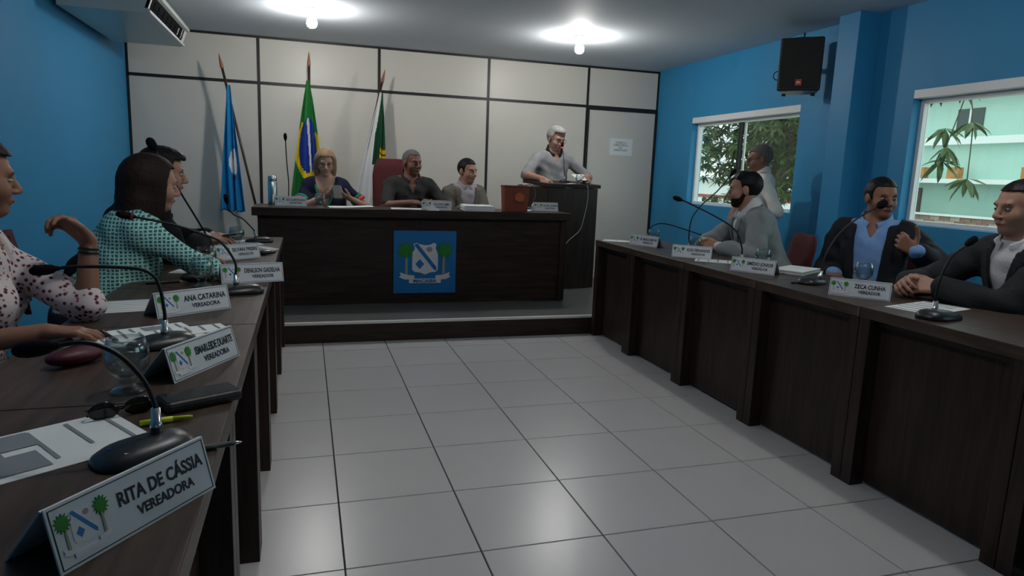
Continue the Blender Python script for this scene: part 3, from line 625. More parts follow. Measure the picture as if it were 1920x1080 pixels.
F_lb = fb('flag_sky_blue', (0.01, 0.20, 0.45)); F_w = fb('flag_white', (0.72, 0.72, 0.72)); F_g = fb('flag_green', (0.015, 0.16, 0.03)); F_y = fb('flag_yellow', (0.70, 0.50, 0.01))
F_b = fb('flag_deep_blue', (0.01, 0.035, 0.24)); F_dg = fb('flag_dark_green', (0.01, 0.07, 0.03)); F_br = fb('flag_brown', (0.12, 0.05, 0.03))
def c_blue(u, v):
    if 0.50 < v < 0.72:
        dx, dv = u-0.25, (v-0.6)/0.11
        if dx*dx*4+dv*dv < 1 and not (-0.15 < u-0.2 < 0.0 and v < 0.58): return 1
    if 0.72 < v < 0.75 and 0 < u < 0.5: return 2
    return 0
def c_br(u, v):
    cu, cv = 0.05, 0.47; r = math.hypot((u-cu)*0.95, (v-cv)*3.6)
    if r < 0.72:
        return 3 if abs(u+0.05-0.55*(v-0.33)) < 0.085 else 2
    s = abs(u-0.05)*0.62 + abs(v-0.47)/0.30
    if u > 0.6 and 0.38 < v < 0.62: return 1
    return 1 if s < 1.0 and v > 0.28+0.05*(u+1) else 0
def c_rn(u, v):
    if v < 0.62 and u > -0.15-0.9*(v-0.25) and u > -0.25: 
        if 0.45 < v < 0.62 and u > 0.35: return 3 if (int(v*40) % 2) else 4
        return 0
    return 1
flag((-0.34, 7.30, 0.155), (-0.782, 7.29, 2.31), (-0.70, 7.27, 2.02), (-0.695, 7.27, 0.80), 0.014, 0.11, c_blue, [F_lb, F_w, F_br], 'light blue flag with a white crest on a slanting pole, leftmost of three', folds=3, depth=0.03)
flag((0.045, 7.36, 0.155), (0.051, 7.33, 2.40), (0.04, 7.31, 2.12), (0.03, 7.30, 0.75), 0.015, 0.19, c_br, [F_g, F_y, F_b, F_w], 'green yellow and blue national flag on the upright middle pole', folds=3, depth=0.035)
flag((0.33, 7.34, 0.155), (0.815, 7.40, 2.30), (0.775, 7.37, 2.06), (0.66, 7.34, 0.85), 0.014, 0.17, c_rn, [F_dg, F_w, F_w, F_y, F_br], 'dark green and white flag on the pole slanting right', folds=3, depth=0.03, skew=-0.06)

# ------------------------------------------------------------------ signed-distance modelling of people (surface nets)
V3 = lambda *a: np.array(a, float)
def nrm(v): v = np.asarray(v, float); return v/np.linalg.norm(v)
class Prim:
    __slots__ = ('fn', 'lo', 'hi', 'k', 'sub')
    def __init__(s, fn, lo, hi, k, sub=False): s.fn, s.lo, s.hi, s.k, s.sub = fn, lo, hi, k, sub
def rcone(a, b, ra, rb, k=0.02, flat=None, sub=False):
    a = np.asarray(a, float); b = np.asarray(b, float); ba = b-a; bb = max(1e-9, ba@ba); rm = max(ra, rb)
    def fn(x, y, z):
        px, py, pz = x-a[0], y-a[1], z-a[2]
        t = np.clip((px*ba[0]+py*ba[1]+pz*ba[2])/bb, 0, 1)
        qx, qy, qz = px-t*ba[0], py-t*ba[1], pz-t*ba[2]
        d2 = qx*qx+qy*qy+qz*qz
        if flat is not None:
            n, s = flat; c = qx*n[0]+qy*n[1]+qz*n[2]; d2 = d2 + (s*s-1)*c*c
        return np.sqrt(d2)-(ra+(rb-ra)*t)
    return Prim(fn, np.minimum(a, b)-rm, np.maximum(a, b)+rm, k, sub)
def elp(c, r, M, k=0.02, sub=False):
    """M rows: the three axes of the ellipsoid"""
    c = np.asarray(c, float); r = np.asarray(r, float); M = np.asarray(M, float); e = np.sqrt(((M*r[:, None])**2).sum(0))
    def fn(x, y, z):
        px, py, pz = x-c[0], y-c[1], z-c[2]; s0 = s1 = 0
        for i in range(3):
            q = (M[i, 0]*px+M[i, 1]*py+M[i, 2]*pz)/r[i]; s0 = s0+q*q; s1 = s1+(q/r[i])**2
        k0 = np.sqrt(s0); return k0*(k0-1)/np.maximum(np.sqrt(s1), 1e-6)
    return Prim(fn, c-e, c+e, k, sub)
def sdf_obj(name, prims, h, m, parent, root, off=0.0, post=None, pad=0.03):
    lo = np.min([p.lo for p in prims if not p.sub], axis=0)-pad-off; hi = np.max([p.hi for p in prims if not p.sub], axis=0)+pad+off
    N = np.ceil((hi-lo)/h).astype(int)+1
    ax = [lo[i]+h*np.arange(N[i]) for i in range(3)]
    D = np.full(N, 0.09, np.float32)
    for p in prims:
        mg = p.k+2.5*h+max(0, off)
        i0 = np.maximum(0, np.floor((p.lo-mg-lo)/h).astype(int)); i1 = np.minimum(N, np.ceil((p.hi+mg-lo)/h).astype(int)+1)
        if np.any(i1 <= i0): continue
        sl = tuple(slice(a, b) for a, b in zip(i0, i1))
        d = (p.fn(ax[0][sl[0]][:, None, None], ax[1][sl[1]][None, :, None], ax[2][sl[2]][None, None, :]) - (0 if p.sub else off)).astype(np.float32)
        a = D[sl]
        if p.sub: t = np.clip(0.5-0.5*(a+d)/p.k, 0, 1); D[sl] = a*(1-t)-d*t+p.k*t*(1-t)
        else: t = np.clip(0.5+0.5*(a-d)/p.k, 0, 1); D[sl] = a*(1-t)+d*t-p.k*t*(1-t)
    if post is not None: D = post(D, ax[0][:, None, None], ax[1][None, :, None], ax[2][None, None, :]).astype(np.float32)
    D[0], D[-1], D[:, 0], D[:, -1], D[:, :, 0], D[:, :, -1] = [0.05]*6
    S = D < 0
    c8 = [(0,0,0),(1,0,0),(0,1,0),(1,1,0),(0,0,1),(1,0,1),(0,1,1),(1,1,1)]
    cnt = sum(S[i:N[0]-1+i, j:N[1]-1+j, k:N[2]-1+k].astype(np.int8) for i, j, k in c8)
    act = np.argwhere((cnt > 0) & (cnt < 8))
    if not len(act): return None
    val = np.stack([D[act[:, 0]+i, act[:, 1]+j, act[:, 2]+k] for i, j, k in c8], 1)
    acc = np.zeros((len(act), 3)); nn = np.zeros(len(act))
    for a, b in ((0,1),(2,3),(4,5),(6,7),(0,2),(1,3),(4,6),(5,7),(0,4),(1,5),(2,6),(3,7)):
        va, vb = val[:, a], val[:, b]; cr = (va < 0) != (vb < 0)
        t = np.where(cr, va/np.where(cr, va-vb, 1), 0)
        pa, pb = np.array(c8[a], float), np.array(c8[b], float)
        acc += np.where(cr[:, None], pa+(pb-pa)*t[:, None], 0); nn += cr
    V = lo+(act+acc/nn[:, None])*h
    idx = np.full(N-1, -1, np.int32); idx[tuple(act.T)] = np.arange(len(act))
    F = []
    for ax_ in range(3):
        u, w = [(1, 2), (2, 0), (0, 1)][ax_]
        sl0 = [slice(None)]*3; sl1 = [slice(None)]*3; sl0[ax_] = slice(0, -1); sl1[ax_] = slice(1, None)
        a, b = S[tuple(sl0)], S[tuple(sl1)]; e = np.argwhere(a != b)
        flip = a[tuple(e.T)]
        du = np.zeros(3, int); dw = np.zeros(3, int); du[u] = 1; dw[w] = 1
        ok = (e[:, u] > 0) & (e[:, w] > 0) & (e[:, u] < N[u]-1) & (e[:, w] < N[w]-1); e = e[ok]; flip = flip[ok]
        q = np.stack([idx[tuple((e-du-dw).T)], idx[tuple((e-dw).T)], idx[tuple(e.T)], idx[tuple((e-du).T)]], 1)
        q = np.where(flip[:, None], q, q[:, ::-1]); F.append(q)
    F = np.concatenate(F); F = F[(F >= 0).all(1)]
    me = bpy.data.meshes.new(name); me.vertices.add(len(V)); me.loops.add(len(F)*4); me.polygons.add(len(F))
    me.vertices.foreach_set('co', (V-np.asarray(root)).astype(np.float32).ravel())
    me.loops.foreach_set('vertex_index', F.astype(np.int32).ravel()); me.polygons.foreach_set('loop_start', np.arange(0, len(F)*4, 4, dtype=np.int32))
    me.polygons.foreach_set('use_smooth', np.ones(len(F), bool)); me.materials.append(m); me.update(calc_edges=True); me.validate()
    return link(name, me, parent)

def ik(S, Wp, l1, l2, hint):
    S, Wp = np.asarray(S, float), np.asarray(Wp, float); d = Wp-S; L = np.linalg.norm(d)
    if L > (l1+l2)*0.995: l1, l2 = l1*L/(l1+l2)*1.006, l2*L/(l1+l2)*1.006
    n = d/L; a = (l1*l1-l2*l2+L*L)/(2*L); hgt = math.sqrt(max(0, l1*l1-a*a))
    h = np.asarray(hint, float); h = h-n*(h@n); return S+n*a+nrm(h)*hgt
def hand_prims(Wp, d, n, thumb, curl=0.5, k=1.0, thumb_out=0.6, tcurl=0.35):
    """Wp wrist, d finger direction, n palm normal, thumb: vector roughly toward the thumb side"""
    d = nrm(d); n = np.asarray(n, float); n = nrm(n-d*(n@d)); s = np.cross(d, n); s = s if s@np.asarray(thumb, float) > 0 else -s
    P = []; Wp = np.asarray(Wp, float)
    for i in range(4):
        b = Wp+s*(0.017-0.0115*i)*k+d*0.004*k; kn = Wp+d*(0.09-0.004*abs(i-1)-(0.006 if i == 3 else 0))*k+s*(0.031-0.0205*i)*k
        P.append(rcone(b, kn, 0.0145*k, 0.0115*k, 0.012))
        cur = kn; ang = 0; fl = [0.95, 1.05, 0.98, 0.78][i]; sp = (1.5-i)*0.05
        for j, (L, rr) in enumerate(((0.043, 0.0098), (0.026, 0.009), (0.021, 0.008))):
            ang += curl*(0.75, 1.0, 0.7)[j]*(1+0.08*i)
            dv = nrm(d*math.cos(ang)+n*math.sin(ang)+s*sp)
            nx = cur+dv*L*fl*k; P.append(rcone(cur, nx, rr*k, rr*0.92*k, 0.004)); cur = nx
    b = Wp+d*0.02*k+s*0.02*k; m1 = b+nrm(d*0.75+s*thumb_out+n*0.25)*0.05*k; m2 = m1+nrm(d*0.9+s*thumb_out*0.6+n*tcurl)*0.034*k; m3 = m2+nrm(d*0.9+s*thumb_out*0.45+n*tcurl*1.3)*0.026*k
    P += [rcone(b, m1, 0.0155*k, 0.0125*k, 0.012), rcone(m1, m2, 0.0118*k, 0.0105*k, 0.005), rcone(m2, m3, 0.0105*k, 0.0085*k, 0.004)]
    return P

def skin_mat(name, c): 
    return mat(name, c, 0.52, 0.35, noise=(14, 0.12), bump=(160, 0.05))
def cloth_mat(name, c, sc=90, bump=0.25):
    return mat(name, c, 0.85, 0.2, noise=(7, 0.12), bump=(sc, bump))

def person(label, base, hipz, face, lean, head_yaw, head_pitch, arms, skin, hair, top, legs='sit', g=1.0, fem=False, side=0.0, head_roll=0.0, jacket=None, glasses=None, beard=None, scale=1.0, collar=None, extra=None, puff=0.0, belly=0.0, fwd=0.0, sleeve=1.0, jsleeve=0.94, vcut=None, neckline=None, trousers=(0.02, 0.02, 0.025)):
    root = thing('person', label, 'person', base, 0)
    O = np.array(base, float); Fv = V3(math.cos(R(face)), math.sin(R(face)), 0); Lv = V3(-Fv[1], Fv[0], 0); Z = V3(0, 0, 1)
    la, sa = R(lean), R(side)
    T = nrm(Z*math.cos(la)*math.cos(sa)+Fv*math.sin(la)+Lv*math.sin(sa)); TF = nrm(Fv-T*(Fv@T)); TL = np.cross(T, TF)
    MT = np.array([TF, TL, T])
    hip = V3(base[0], base[1], hipz); sw = (0.145 if fem else 0.165)*scale*(0.4+0.6*g)
    P = lambda f, l, t: hip+TF*f*scale+TL*l*scale+T*t*scale
    # torso
    tor = [elp(P(0.0, 0, 0.05), (0.12*g, 0.175*g, 0.14), MT, 0.05), elp(P(0.01+belly*0.5, 0, 0.19), (0.108*g+belly, 0.148*g, 0.17), MT, 0.06),
           elp(P(0.0, 0, 0.35), (0.112*g, 0.155*g, 0.16), MT, 0.06), elp(P(-0.015, 0, 0.43), (0.085*g, 0.145*g, 0.08), MT, 0.05),
           rcone(P(-0.01, -0.0, 0.50), P(-0.01, -sw/scale*0.9, 0.44), 0.055, 0.055*g, 0.04), rcone(P(-0.01, 0, 0.50), P(-0.01, sw/scale*0.9, 0.44), 0.055, 0.055*g, 0.04)]
    if fem: tor += [elp(P(0.085, s*0.075, 0.30), (0.06, 0.068, 0.065), MT, 0.04) for s in (-1, 1)]
    nb = P(-0.005, 0, 0.51)
    # head frame
    hy, hp = R(head_yaw), R(head_pitch)
    hf = V3(math.cos(hy)*math.cos(hp), math.sin(hy)*math.cos(hp), -math.sin(hp)); hl = V3(-math.sin(hy), math.cos(hy), 0); hu = np.cross(hf, hl)
    rr = R(head_roll); hl, hu = hl*math.cos(rr)+hu*math.sin(rr), hu*math.cos(rr)-hl*math.sin(rr)
    HM = np.array([hf, hl, hu]); hs = scale*(0.96 if fem else 1.0)
    hc = nb+T*0.055*scale+Z*0.09*scale+hf*(0.022+fwd)*hs
    Hp = lambda f, l, u: hc+(hf*f+hl*l+hu*u)*hs
    he = lambda c, r, k=0.02, sub=False: elp(Hp(*c), np.array(r)*hs, HM, k, sub)
    jw = 0.88 if fem else 1.0
    head = [rcone(nb-T*0.03, Hp(-0.02, 0, -0.05), 0.062*g**0.5*(0.85 if fem else 1), 0.055*hs*(0.88 if fem else 1), 0.03),
            he((-0.012, 0, 0.028), (0.098, 0.077, 0.09)), he((0.022, 0, -0.04), (0.066, 0.061*jw, 0.078), 0.025), he((0.058, 0, -0.092), (0.028, 0.03*jw, 0.024), 0.02),
            he((0.052, 0.034, -0.032), (0.03, 0.03, 0.032), 0.02), he((0.052, -0.034, -0.032), (0.03, 0.03, 0.032), 0.02),
            rcone(Hp(0.078, -0.034, 0.021), Hp(0.078, 0.034, 0.021), 0.013*hs, 0.013*hs, 0.015),
            he((0.095, 0.031, 0.0), (0.02, 0.018, 0.0125), 0.012, True), he((0.095, -0.031, 0.0), (0.02, 0.018, 0.0125), 0.012, True),
            rcone(Hp(0.088, 0, 0.008), Hp(0.108, 0, -0.03), 0.008*hs, 0.0125*hs, 0.01), he((0.098, 0.012, -0.036), (0.012, 0.009, 0.008), 0.006), he((0.098, -0.012, -0.036), (0.012, 0.009, 0.008), 0.006),
            he((0.08, 0, -0.062), (0.018, 0.026, 0.013), 0.01), he((0.1, 0, -0.0625), (0.012, 0.022, 0.0022), 0.005, True)]
    for s in (-1, 1):
        head += [he((-0.008, s*0.08, -0.008), (0.021, 0.009, 0.033), 0.008)]
    arm_p = []; hands = []; joints = []
    for s, key in ((1, 'L'), (-1, 'R')):
        a = arms[key]; S = P(-0.01, s*sw/scale, 0.435); Wp = np.array(a['w'], float)
        E = np.array(a['e'], float) if 'e' in a else ik(S, Wp, 0.285*scale, 0.25*scale, a.get('hint', (0, 0, -1)))
        arm_p += [rcone(S, E, 0.047*g**0.7*(0.85 if fem else 1), 0.041*g**0.5*(0.88 if fem else 1), 0.03), rcone(E, Wp, 0.041*g**0.5*(0.88 if fem else 1), 0.026*(0.9 if fem else 1), 0.02)]
        fd = a.get('d', nrm(Wp-E)); hands += hand_prims(Wp, fd, a.get('n', (0, 0, -1)), a.get('th', -TL*s), a.get('curl', 0.45), 0.98*(0.9 if fem else 1.0)*scale, a.get('to', 0.6), a.get('tc', 0.35))
        joints.append((S, E, Wp))
    # legs
    leg_p = []; feet = []
    for s in (-1, 1):
        h0 = P(0, s*0.09, 0.0)
        if legs == 'sit': kn = h0+Fv*0.40*scale+Lv*s*0.05+V3(0, 0, -0.02); an = V3(kn[0], kn[1], O[2]+0.09)+Fv*(-0.02)
        else: kn = h0+V3(0, 0, -(hipz-O[2])*0.5)+Fv*0.02; an = V3(h0[0], h0[1], O[2]+0.09)+Lv*s*0.02
        leg_p += [rcone(h0, kn, 0.085*g, 0.058, 0.03), rcone(kn, an, 0.056, 0.038, 0.03)]
        feet.append((an, Fv))
    foot_p = [q for an, fv in feet for q in (rcone(an-Z*0.045-fv*0.03, an-Z*0.06+fv*0.15, 0.038, 0.028, 0.02),)]
    body = sdf_obj('body', tor+head+arm_p+hands+leg_p+foot_p, 0.0055, skin, root, O)
    # clothing
    rs = random.Random(sum(map(ord, label))); ph = [rs.uniform(0, 6) for _ in range(6)]
    def folds(x, y, z, amp=0.0035):
        return amp*(np.sin(38*x+22*z+ph[0]+2*np.sin(17*y+ph[1]))+0.7*np.sin(47*y-31*z+ph[2]+2*np.sin(21*x+ph[3]))+0.5*np.sin(70*z+25*x-20*y+ph[4]))
    def tcoord(x, y, z):
        px, py, pz = x-hip[0], y-hip[1], z-hip[2]
        return [(px*v[0]+py*v[1]+pz*v[2])/scale for v in (TF, TL, T)]
    def sleeves(frac, extra_r=0.0):
        out = []
        for S, E, Wp in joints:
            l1 = np.linalg.norm(E-S); l2 = np.linalg.norm(Wp-E); L = frac*(l1+l2)
            out.append(rcone(S, S+(E-S)*min(1, L/l1), 0.049*g**0.7*(0.88 if fem else 1)+extra_r, 0.043*g**0.5*(0.88 if fem else 1)+extra_r, 0.03))
            if L > l1: out.append(rcone(E, E+(Wp-E)*(L-l1)/l2, 0.043*g**0.5*(0.88 if fem else 1)+extra_r, 0.032*(0.92 if fem else 1)+extra_r, 0.02))
        return out
    def shirt_post(off_top, nl):
        def post(D, x, y, z):
            f, l, t = tcoord(x, y, z); D = D+folds(x, y, z)
            D = np.maximum(D, -(t+0.10)-np.where(f*f+l*l < 0.055, 0, 1.0)); D = np.where(f*f+l*l < 0.0225, np.maximum(D, t-off_top), D)
            nk = np.sqrt((x-nb[0])**2+(y-nb[1])**2+0.3*(z-nb[2])**2)
            D = np.maximum(D, (0.055+0.004)*g**0.5-np.sqrt((f+0.005)**2+l**2)*np.ones_like(D)-np.where(t > 0.485, 0, 1.0))
            if nl: D = np.maximum(D, -np.maximum(np.abs(l)-np.clip((t-nl[0])*nl[1], 0, nl[2]), -(f-0.0)))
            return D
        return post
    shirt = sdf_obj('shirt' if not fem else 'blouse', tor+sleeves(sleeve, puff), 0.0075, top, root, O, 0.009, shirt_post(0.525, neckline))
    if collar:
        def cpost(D, x, y, z):
            f, l, t = tcoord(x, y, z); r = np.sqrt((f+0.004)**2+l**2); rad = 0.068*g**0.5+0.022*np.clip((0.575-t)/0.08, 0, 1)
            d = np.maximum(np.abs(r-rad)-0.0055, np.abs(t-(0.535-0.05*np.clip(f/0.08, -0.4, 1)))-0.03)
            return np.maximum(d, -np.maximum(np.abs(l)-np.clip(0.012+(0.53-t)*0.35, 0.006, 0.05), -f))
        sdf_obj('collar', [elp(P(0, 0, 0.53), (0.14, 0.14, 0.10), MT, 0.01)], 0.005, collar, root, O, 0.0, cpost)
    if jacket:
        vc = vcut or (0.16, 0.22, 0.075)
        def jpost(D, x, y, z):
            f, l, t = tcoord(x, y, z); D = D+folds(x, y, z, 0.0042)
            D = np.maximum(D, -(t+0.14)-np.where(f*f+l*l < 0.055, 0, 1.0)); D = np.where((f < 0.13) & (np.abs(l) < 0.13), np.maximum(D, t-0.515+0.25*np.maximum(0, f)), D)
            D = np.maximum(D, (0.072)*g**0.5-np.sqrt((f+0.005)**2+l**2)*np.ones_like(D)-np.where(t > 0.48, 0, 1.0))
            return np.maximum(D, -np.maximum(np.abs(l)-np.clip(vc[3] if len(vc) > 3 else 0, 0, 1)-np.clip((t-vc[0])*vc[1], 0, vc[2]), -np.minimum(f-0.02, 0.20-f)))
        sdf_obj('jacket', tor+sleeves(jsleeve, 0.004), 0.0075, jacket, root, O, 0.021, jpost)
        def lpost(D, x, y, z):   # lapels: a thin proud band along the front opening
            f, l, t = tcoord(x, y, z); w = (vc[3] if len(vc) > 3 else 0)+np.clip((t-vc[0])*vc[1], 0, vc[2]); lw = np.clip(0.012+(t-vc[0])*0.15, 0.008, 0.05)-np.where((t > 0.40) & (t < 0.42), 0.015, 0)
            d = np.maximum(np.abs(D)-0.004, np.abs(np.abs(l)-w-lw*0.5)-lw*0.5); d = np.maximum(d, -(f-0.03)); return np.maximum(np.maximum(d, t-0.49), vc[0]-t)
        sdf_obj('lapels', tor, 0.005, jacket, root, O, 0.028, lpost)
    sdf_obj('trousers' if not fem else 'skirt', leg_p+tor[:1], 0.011, cloth_mat('trousers_%02d' % int(trousers[0]*100+trousers[2]*10), trousers), root, O, 0.012, lambda D, x, y, z: np.maximum(D, (z-hipz-0.08)))
    for an, fv in feet:
        sdf_obj('shoe', [rcone(an-Z*0.045-fv*0.035, an-Z*0.055+fv*0.16, 0.044, 0.034, 0.02)], 0.011, M_black, root, O, 0.003, lambda D, x, y, z: np.maximum(D, O[2]+0.004-z))
    # hair
    if hair:
        hm = hair['m']; th = hair.get('t', 0.01)
        hp_ = [he((-0.013, 0, 0.029), (0.099+th, 0.078+th, 0.09+th), 0.02)]+[he(*e) for e in hair.get('vol', [])]
        hl0, fl0, np0, rec = hair.get('line', 0.075), hair.get('temple', 0.03), hair.get('nape', -0.06), hair.get('rec', 0.0)
        def hpost(D, x, y, z):
            px, py, pz = x-hc[0], y-hc[1], z-hc[2]; f, l, u = [(px*v[0]+py*v[1]+pz*v[2])/hs for v in (hf, hl, hu)]
            wv = 0.0016*(np.sin(f*240+6*np.sin(u*60))+np.sin(l*260+5*np.sin(u*50+1)))*hair.get('wave', 0.45)
            D = D+wv
            face_cut = np.maximum(fl0-f+0.25*np.maximum(0, u-0.02), u-hl0+rec*np.abs(np.abs(l)-0.04)*1.5)
            D = np.maximum(D, -face_cut*0.9)
            if np0 is not None:
                D = np.maximum(D, (np0-u+0.35*np.maximum(0, f+0.05)*1.2))
                ear = np.sqrt(((f+0.006)/0.024)**2+((u+0.014)/0.036)**2)-1
                D = np.where(np.abs(l) > 0.055, np.maximum(D, -ear*0.03), D)
            if hair.get('bald'): D = np.maximum(D, -(np.sqrt((f-hair['bald'][0])**2+l**2)-hair['bald'][1]) - np.where(u > 0.05, 0, 1.0))
            return D
        sdf_obj('hair', hp_, 0.0048, hm, root, O, 0.0, hpost)
    if beard:
        def bpost(D, x, y, z):
            px, py, pz = x-hc[0], y-hc[1], z-hc[2]; f, l, u = [(px*v[0]+py*v[1]+pz*v[2])/hs for v in (hf, hl, hu)]
            D = np.maximum(D, u+0.058-0.045*np.clip((0.035-f)/0.035, 0, 1)-np.where((f > 0.07) & (np.abs(l) < 0.035), 0.008, 0)); D = np.maximum(D, -0.005-f)
            return np.maximum(D, -(np.sqrt(((f-0.1)/0.03)**2+(l/0.024)**2+((u+0.062)/0.009)**2)-1)*0.01)
        sdf_obj('beard', head[1:6], 0.0048, beard, root, O, 0.0038, bpost)
    # eyes, brows, mouth
    HMm = Matrix(HM.T.tolist()); rt = Vector(O)
    for s in (-1, 1):
        e = MB().ell(Vector(Hp(0.0785, s*0.031, -0.001))-rt, (0.0112*hs, 0.013*hs, 0.0068*hs), HMm, 12).build('eye', M_eye, root, True)
        MB().ell(Vector(Hp(0.0865, s*0.031, -0.001))-rt, (0.0036*hs, 0.0062*hs, 0.0058*hs), HMm, 10).build('iris', M_iris, e, True)
        MB().tube([Vector(Hp(0.089-abs(q)*0.006, s*(0.031+q*0.018), 0.020+0.004*(1-q*q)))-rt for q in (-1, -0.5, 0, 0.5, 1)], [0.001, 0.0028, 0.003, 0.0026, 0.001], 6).build('eyebrow', (hair or {}).get('brow', M_iris), root, True)
    MB().ell(Vector(Hp(0.0905, 0, -0.0625))-rt, (0.0085*hs, 0.021*hs, 0.0075*hs), HMm, 14).build('lips', mat('lips_'+skin.name, tuple(0.75*c*k for c, k in zip(skin['tone'], (1.05, 0.75, 0.75))), 0.45), root, True)
    if glasses:
        gl = bpy.data.objects.new('spectacles', None); COL.objects.link(gl); gl.parent = root
        for s in (-1, 1):
            ring = [Vector(Hp(0.108-0.012*abs(math.cos(a)), s*(0.034+0.024*math.cos(a)), -0.002+0.018*math.sin(a)))-rt for a in np.linspace(0, 2*math.pi, 21)]
            MB().tube(ring, 0.0017, 6).build('rim', glasses, gl, True)
            MB().tube([Vector(Hp(0.096, s*0.058, 0.004))-rt, Vector(Hp(0.06, s*0.078, 0.006))-rt, Vector(Hp(-0.005, s*0.086, 0.004))-rt, Vector(Hp(-0.02, s*0.084, -0.012))-rt], 0.0016, 6).build('temple', glasses, gl, True)
        MB().tube([Vector(Hp(0.107, -0.011, 0.002))-rt, Vector(Hp(0.112, 0, 0.005))-rt, Vector(Hp(0.107, 0.011, 0.002))-rt], 0.0016, 6).build('bridge', glasses, gl, True)
    return dict(root=root, O=O, P=P, Hp=Hp, joints=joints, TF=TF, TL=TL, T=T, hs=hs)

def hair_mat(name, c, rough=0.5, var=0.4):
    m = mat(name, c, rough, 0.18); nt = m.node_tree; b = nt.nodes['Principled BSDF']
    tc = nt.nodes.new('ShaderNodeTexCoord'); mp = nt.nodes.new('ShaderNodeMapping'); mp.inputs['Scale'].default_value = (150, 150, 9)
    n = nt.nodes.new('ShaderNodeTexNoise'); n.inputs['Scale'].default_value = 1; n.inputs['Detail'].default_value = 3
    nt.links.new(tc.outputs['Object'], mp.inputs[0]); nt.links.new(mp.outputs[0], n.inputs['Vector'])
    mx = nt.nodes.new('ShaderNodeMix'); mx.data_type = 'RGBA'
    mx.inputs[6].default_value = (*[v*(1-var) for v in c], 1); mx.inputs[7].default_value = (*[v*(1+var) for v in c], 1)
    nt.links.new(n.outputs['Fac'], mx.inputs[0]); nt.links.new(mx.outputs[2], b.inputs['Base Color'])
    bp = nt.nodes.new('ShaderNodeBump'); bp.inputs['Strength'].default_value = 0.35; bp.inputs['Distance'].default_value = 0.004
    nt.links.new(n.outputs['Fac'], bp.inputs['Height']); nt.links.new(bp.outputs[0], b.inputs['Normal'])
    return m
def skin_(name, c):
    m = skin_mat(name, c); m['tone'] = list(c); return m
S_tan = skin_('skin_tan', (0.40, 0.215, 0.15)); S_fair = skin_('skin_fair', (0.50, 0.30, 0.225)); S_brown = skin_('skin_brown', (0.25, 0.12, 0.075)); S_dark = skin_('skin_deep_brown', (0.20, 0.088, 0.058))
H_black = hair_mat('hair_black', (0.008, 0.007, 0.007), 0.5); H_brown = hair_mat('hair_dark_brown', (0.016, 0.008, 0.006), 0.62, 0.6)
H_grey = hair_mat('hair_grey', (0.30, 0.29, 0.28), 0.7); H_salt = hair_mat('hair_salt_pepper', (0.13, 0.12, 0.115), 0.75, 0.6); H_blonde = hair_mat('hair_blonde', (0.27, 0.17, 0.095), 0.55, 0.6)
def pattern_tweed():
    m = mat('teal_tweed', (0.1, 0.4, 0.35), 0.9, 0.15); nt = m.node_tree; b = nt.nodes['Principled BSDF']
    tc = nt.nodes.new('ShaderNodeTexCoord'); outs = []
    for rot, sc in (((0, 0, 0), 44), ((0, R(90), 0), 40)):
        mp = nt.nodes.new('ShaderNodeMapping'); mp.inputs['Rotation'].default_value = rot
        w = nt.nodes.new('ShaderNodeTexWave'); w.bands_direction = 'Z' if rot[1] == 0 else 'X'; w.inputs['Scale'].default_value = sc/2; w.inputs['Distortion'].default_value = 2.2
        w.inputs['Detail'].default_value = 2; w.inputs['Detail Scale'].default_value = 3
        nt.links.new(tc.outputs['Object'], w.inputs['Vector']); outs.append(w.outputs['Fac'])
    mx = nt.nodes.new('ShaderNodeMath'); mx.operation = 'MAXIMUM'; nt.links.new(outs[0], mx.inputs[0]); nt.links.new(outs[1], mx.inputs[1])
    cr = nt.nodes.new('ShaderNodeValToRGB'); e = cr.color_ramp.elements; e[0].position = 0.45; e[0].color = (0.02, 0.13, 0.125, 1); e[1].position = 0.97; e[1].color = (0.42, 0.70, 0.64, 1)
    nt.links.new(mx.outputs[0], cr.inputs[0]); nt.links.new(cr.outputs[0], b.inputs['Base Color']); return m
def pattern_floral():
    m = mat('floral_print', (0.7, 0.62, 0.62), 0.8, 0.2); nt = m.node_tree; b = nt.nodes['Principled BSDF']
    tc = nt.nodes.new('ShaderNodeTexCoord'); v = nt.nodes.new('ShaderNodeTexVoronoi'); v.inputs['Scale'].default_value = 62
    nt.links.new(tc.outputs['Object'], v.inputs['Vector'])
    cr = nt.nodes.new('ShaderNodeValToRGB'); cr.color_ramp.interpolation = 'LINEAR'; e = cr.color_ramp.elements
    e[0].position = 0.22; e[0].color = (0.04, 0.03, 0.04, 1); e[1].position = 0.42; e[1].color = (0.62, 0.55, 0.55, 1)
    k = e.new(0.30); k.color = (0.30, 0.05, 0.07, 1)
    nt.links.new(v.outputs['Distance'], cr.inputs[0]); nt.links.new(cr.outputs[0], b.inputs['Base Color']); return m
C_teal, C_floral = pattern_tweed(), pattern_floral()
C_black = cloth_mat('black_suit', (0.007, 0.007, 0.008)); C_dark = cloth_mat('dark_suit', (0.014, 0.016, 0.02)); C_char = cloth_mat('charcoal_suit', (0.02, 0.022, 0.024))
C_grey = cloth_mat('grey_suit', (0.23, 0.25, 0.26)); C_tan = cloth_mat('tan_jacket', (0.16, 0.145, 0.125)); C_olive = cloth_mat('dark_olive_shirt', (0.035, 0.035, 0.033))
C_polo = cloth_mat('grey_polo', (0.27, 0.27, 0.28)); C_white = cloth_mat('white_polo', (0.78, 0.76, 0.71)); C_wshirt = cloth_mat('white_shirt', (0.60, 0.60, 0.61)); C_lblue = cloth_mat('light_blue_shirt', (0.20, 0.36, 0.66))
C_navy = cloth_mat('navy_dress', (0.010, 0.012, 0.035)); C_pinkw = cloth_mat('pale_patterned_shirt', (0.42, 0.38, 0.42), 60); C_dcol = cloth_mat('dark_collar', (0.02, 0.02, 0.022))

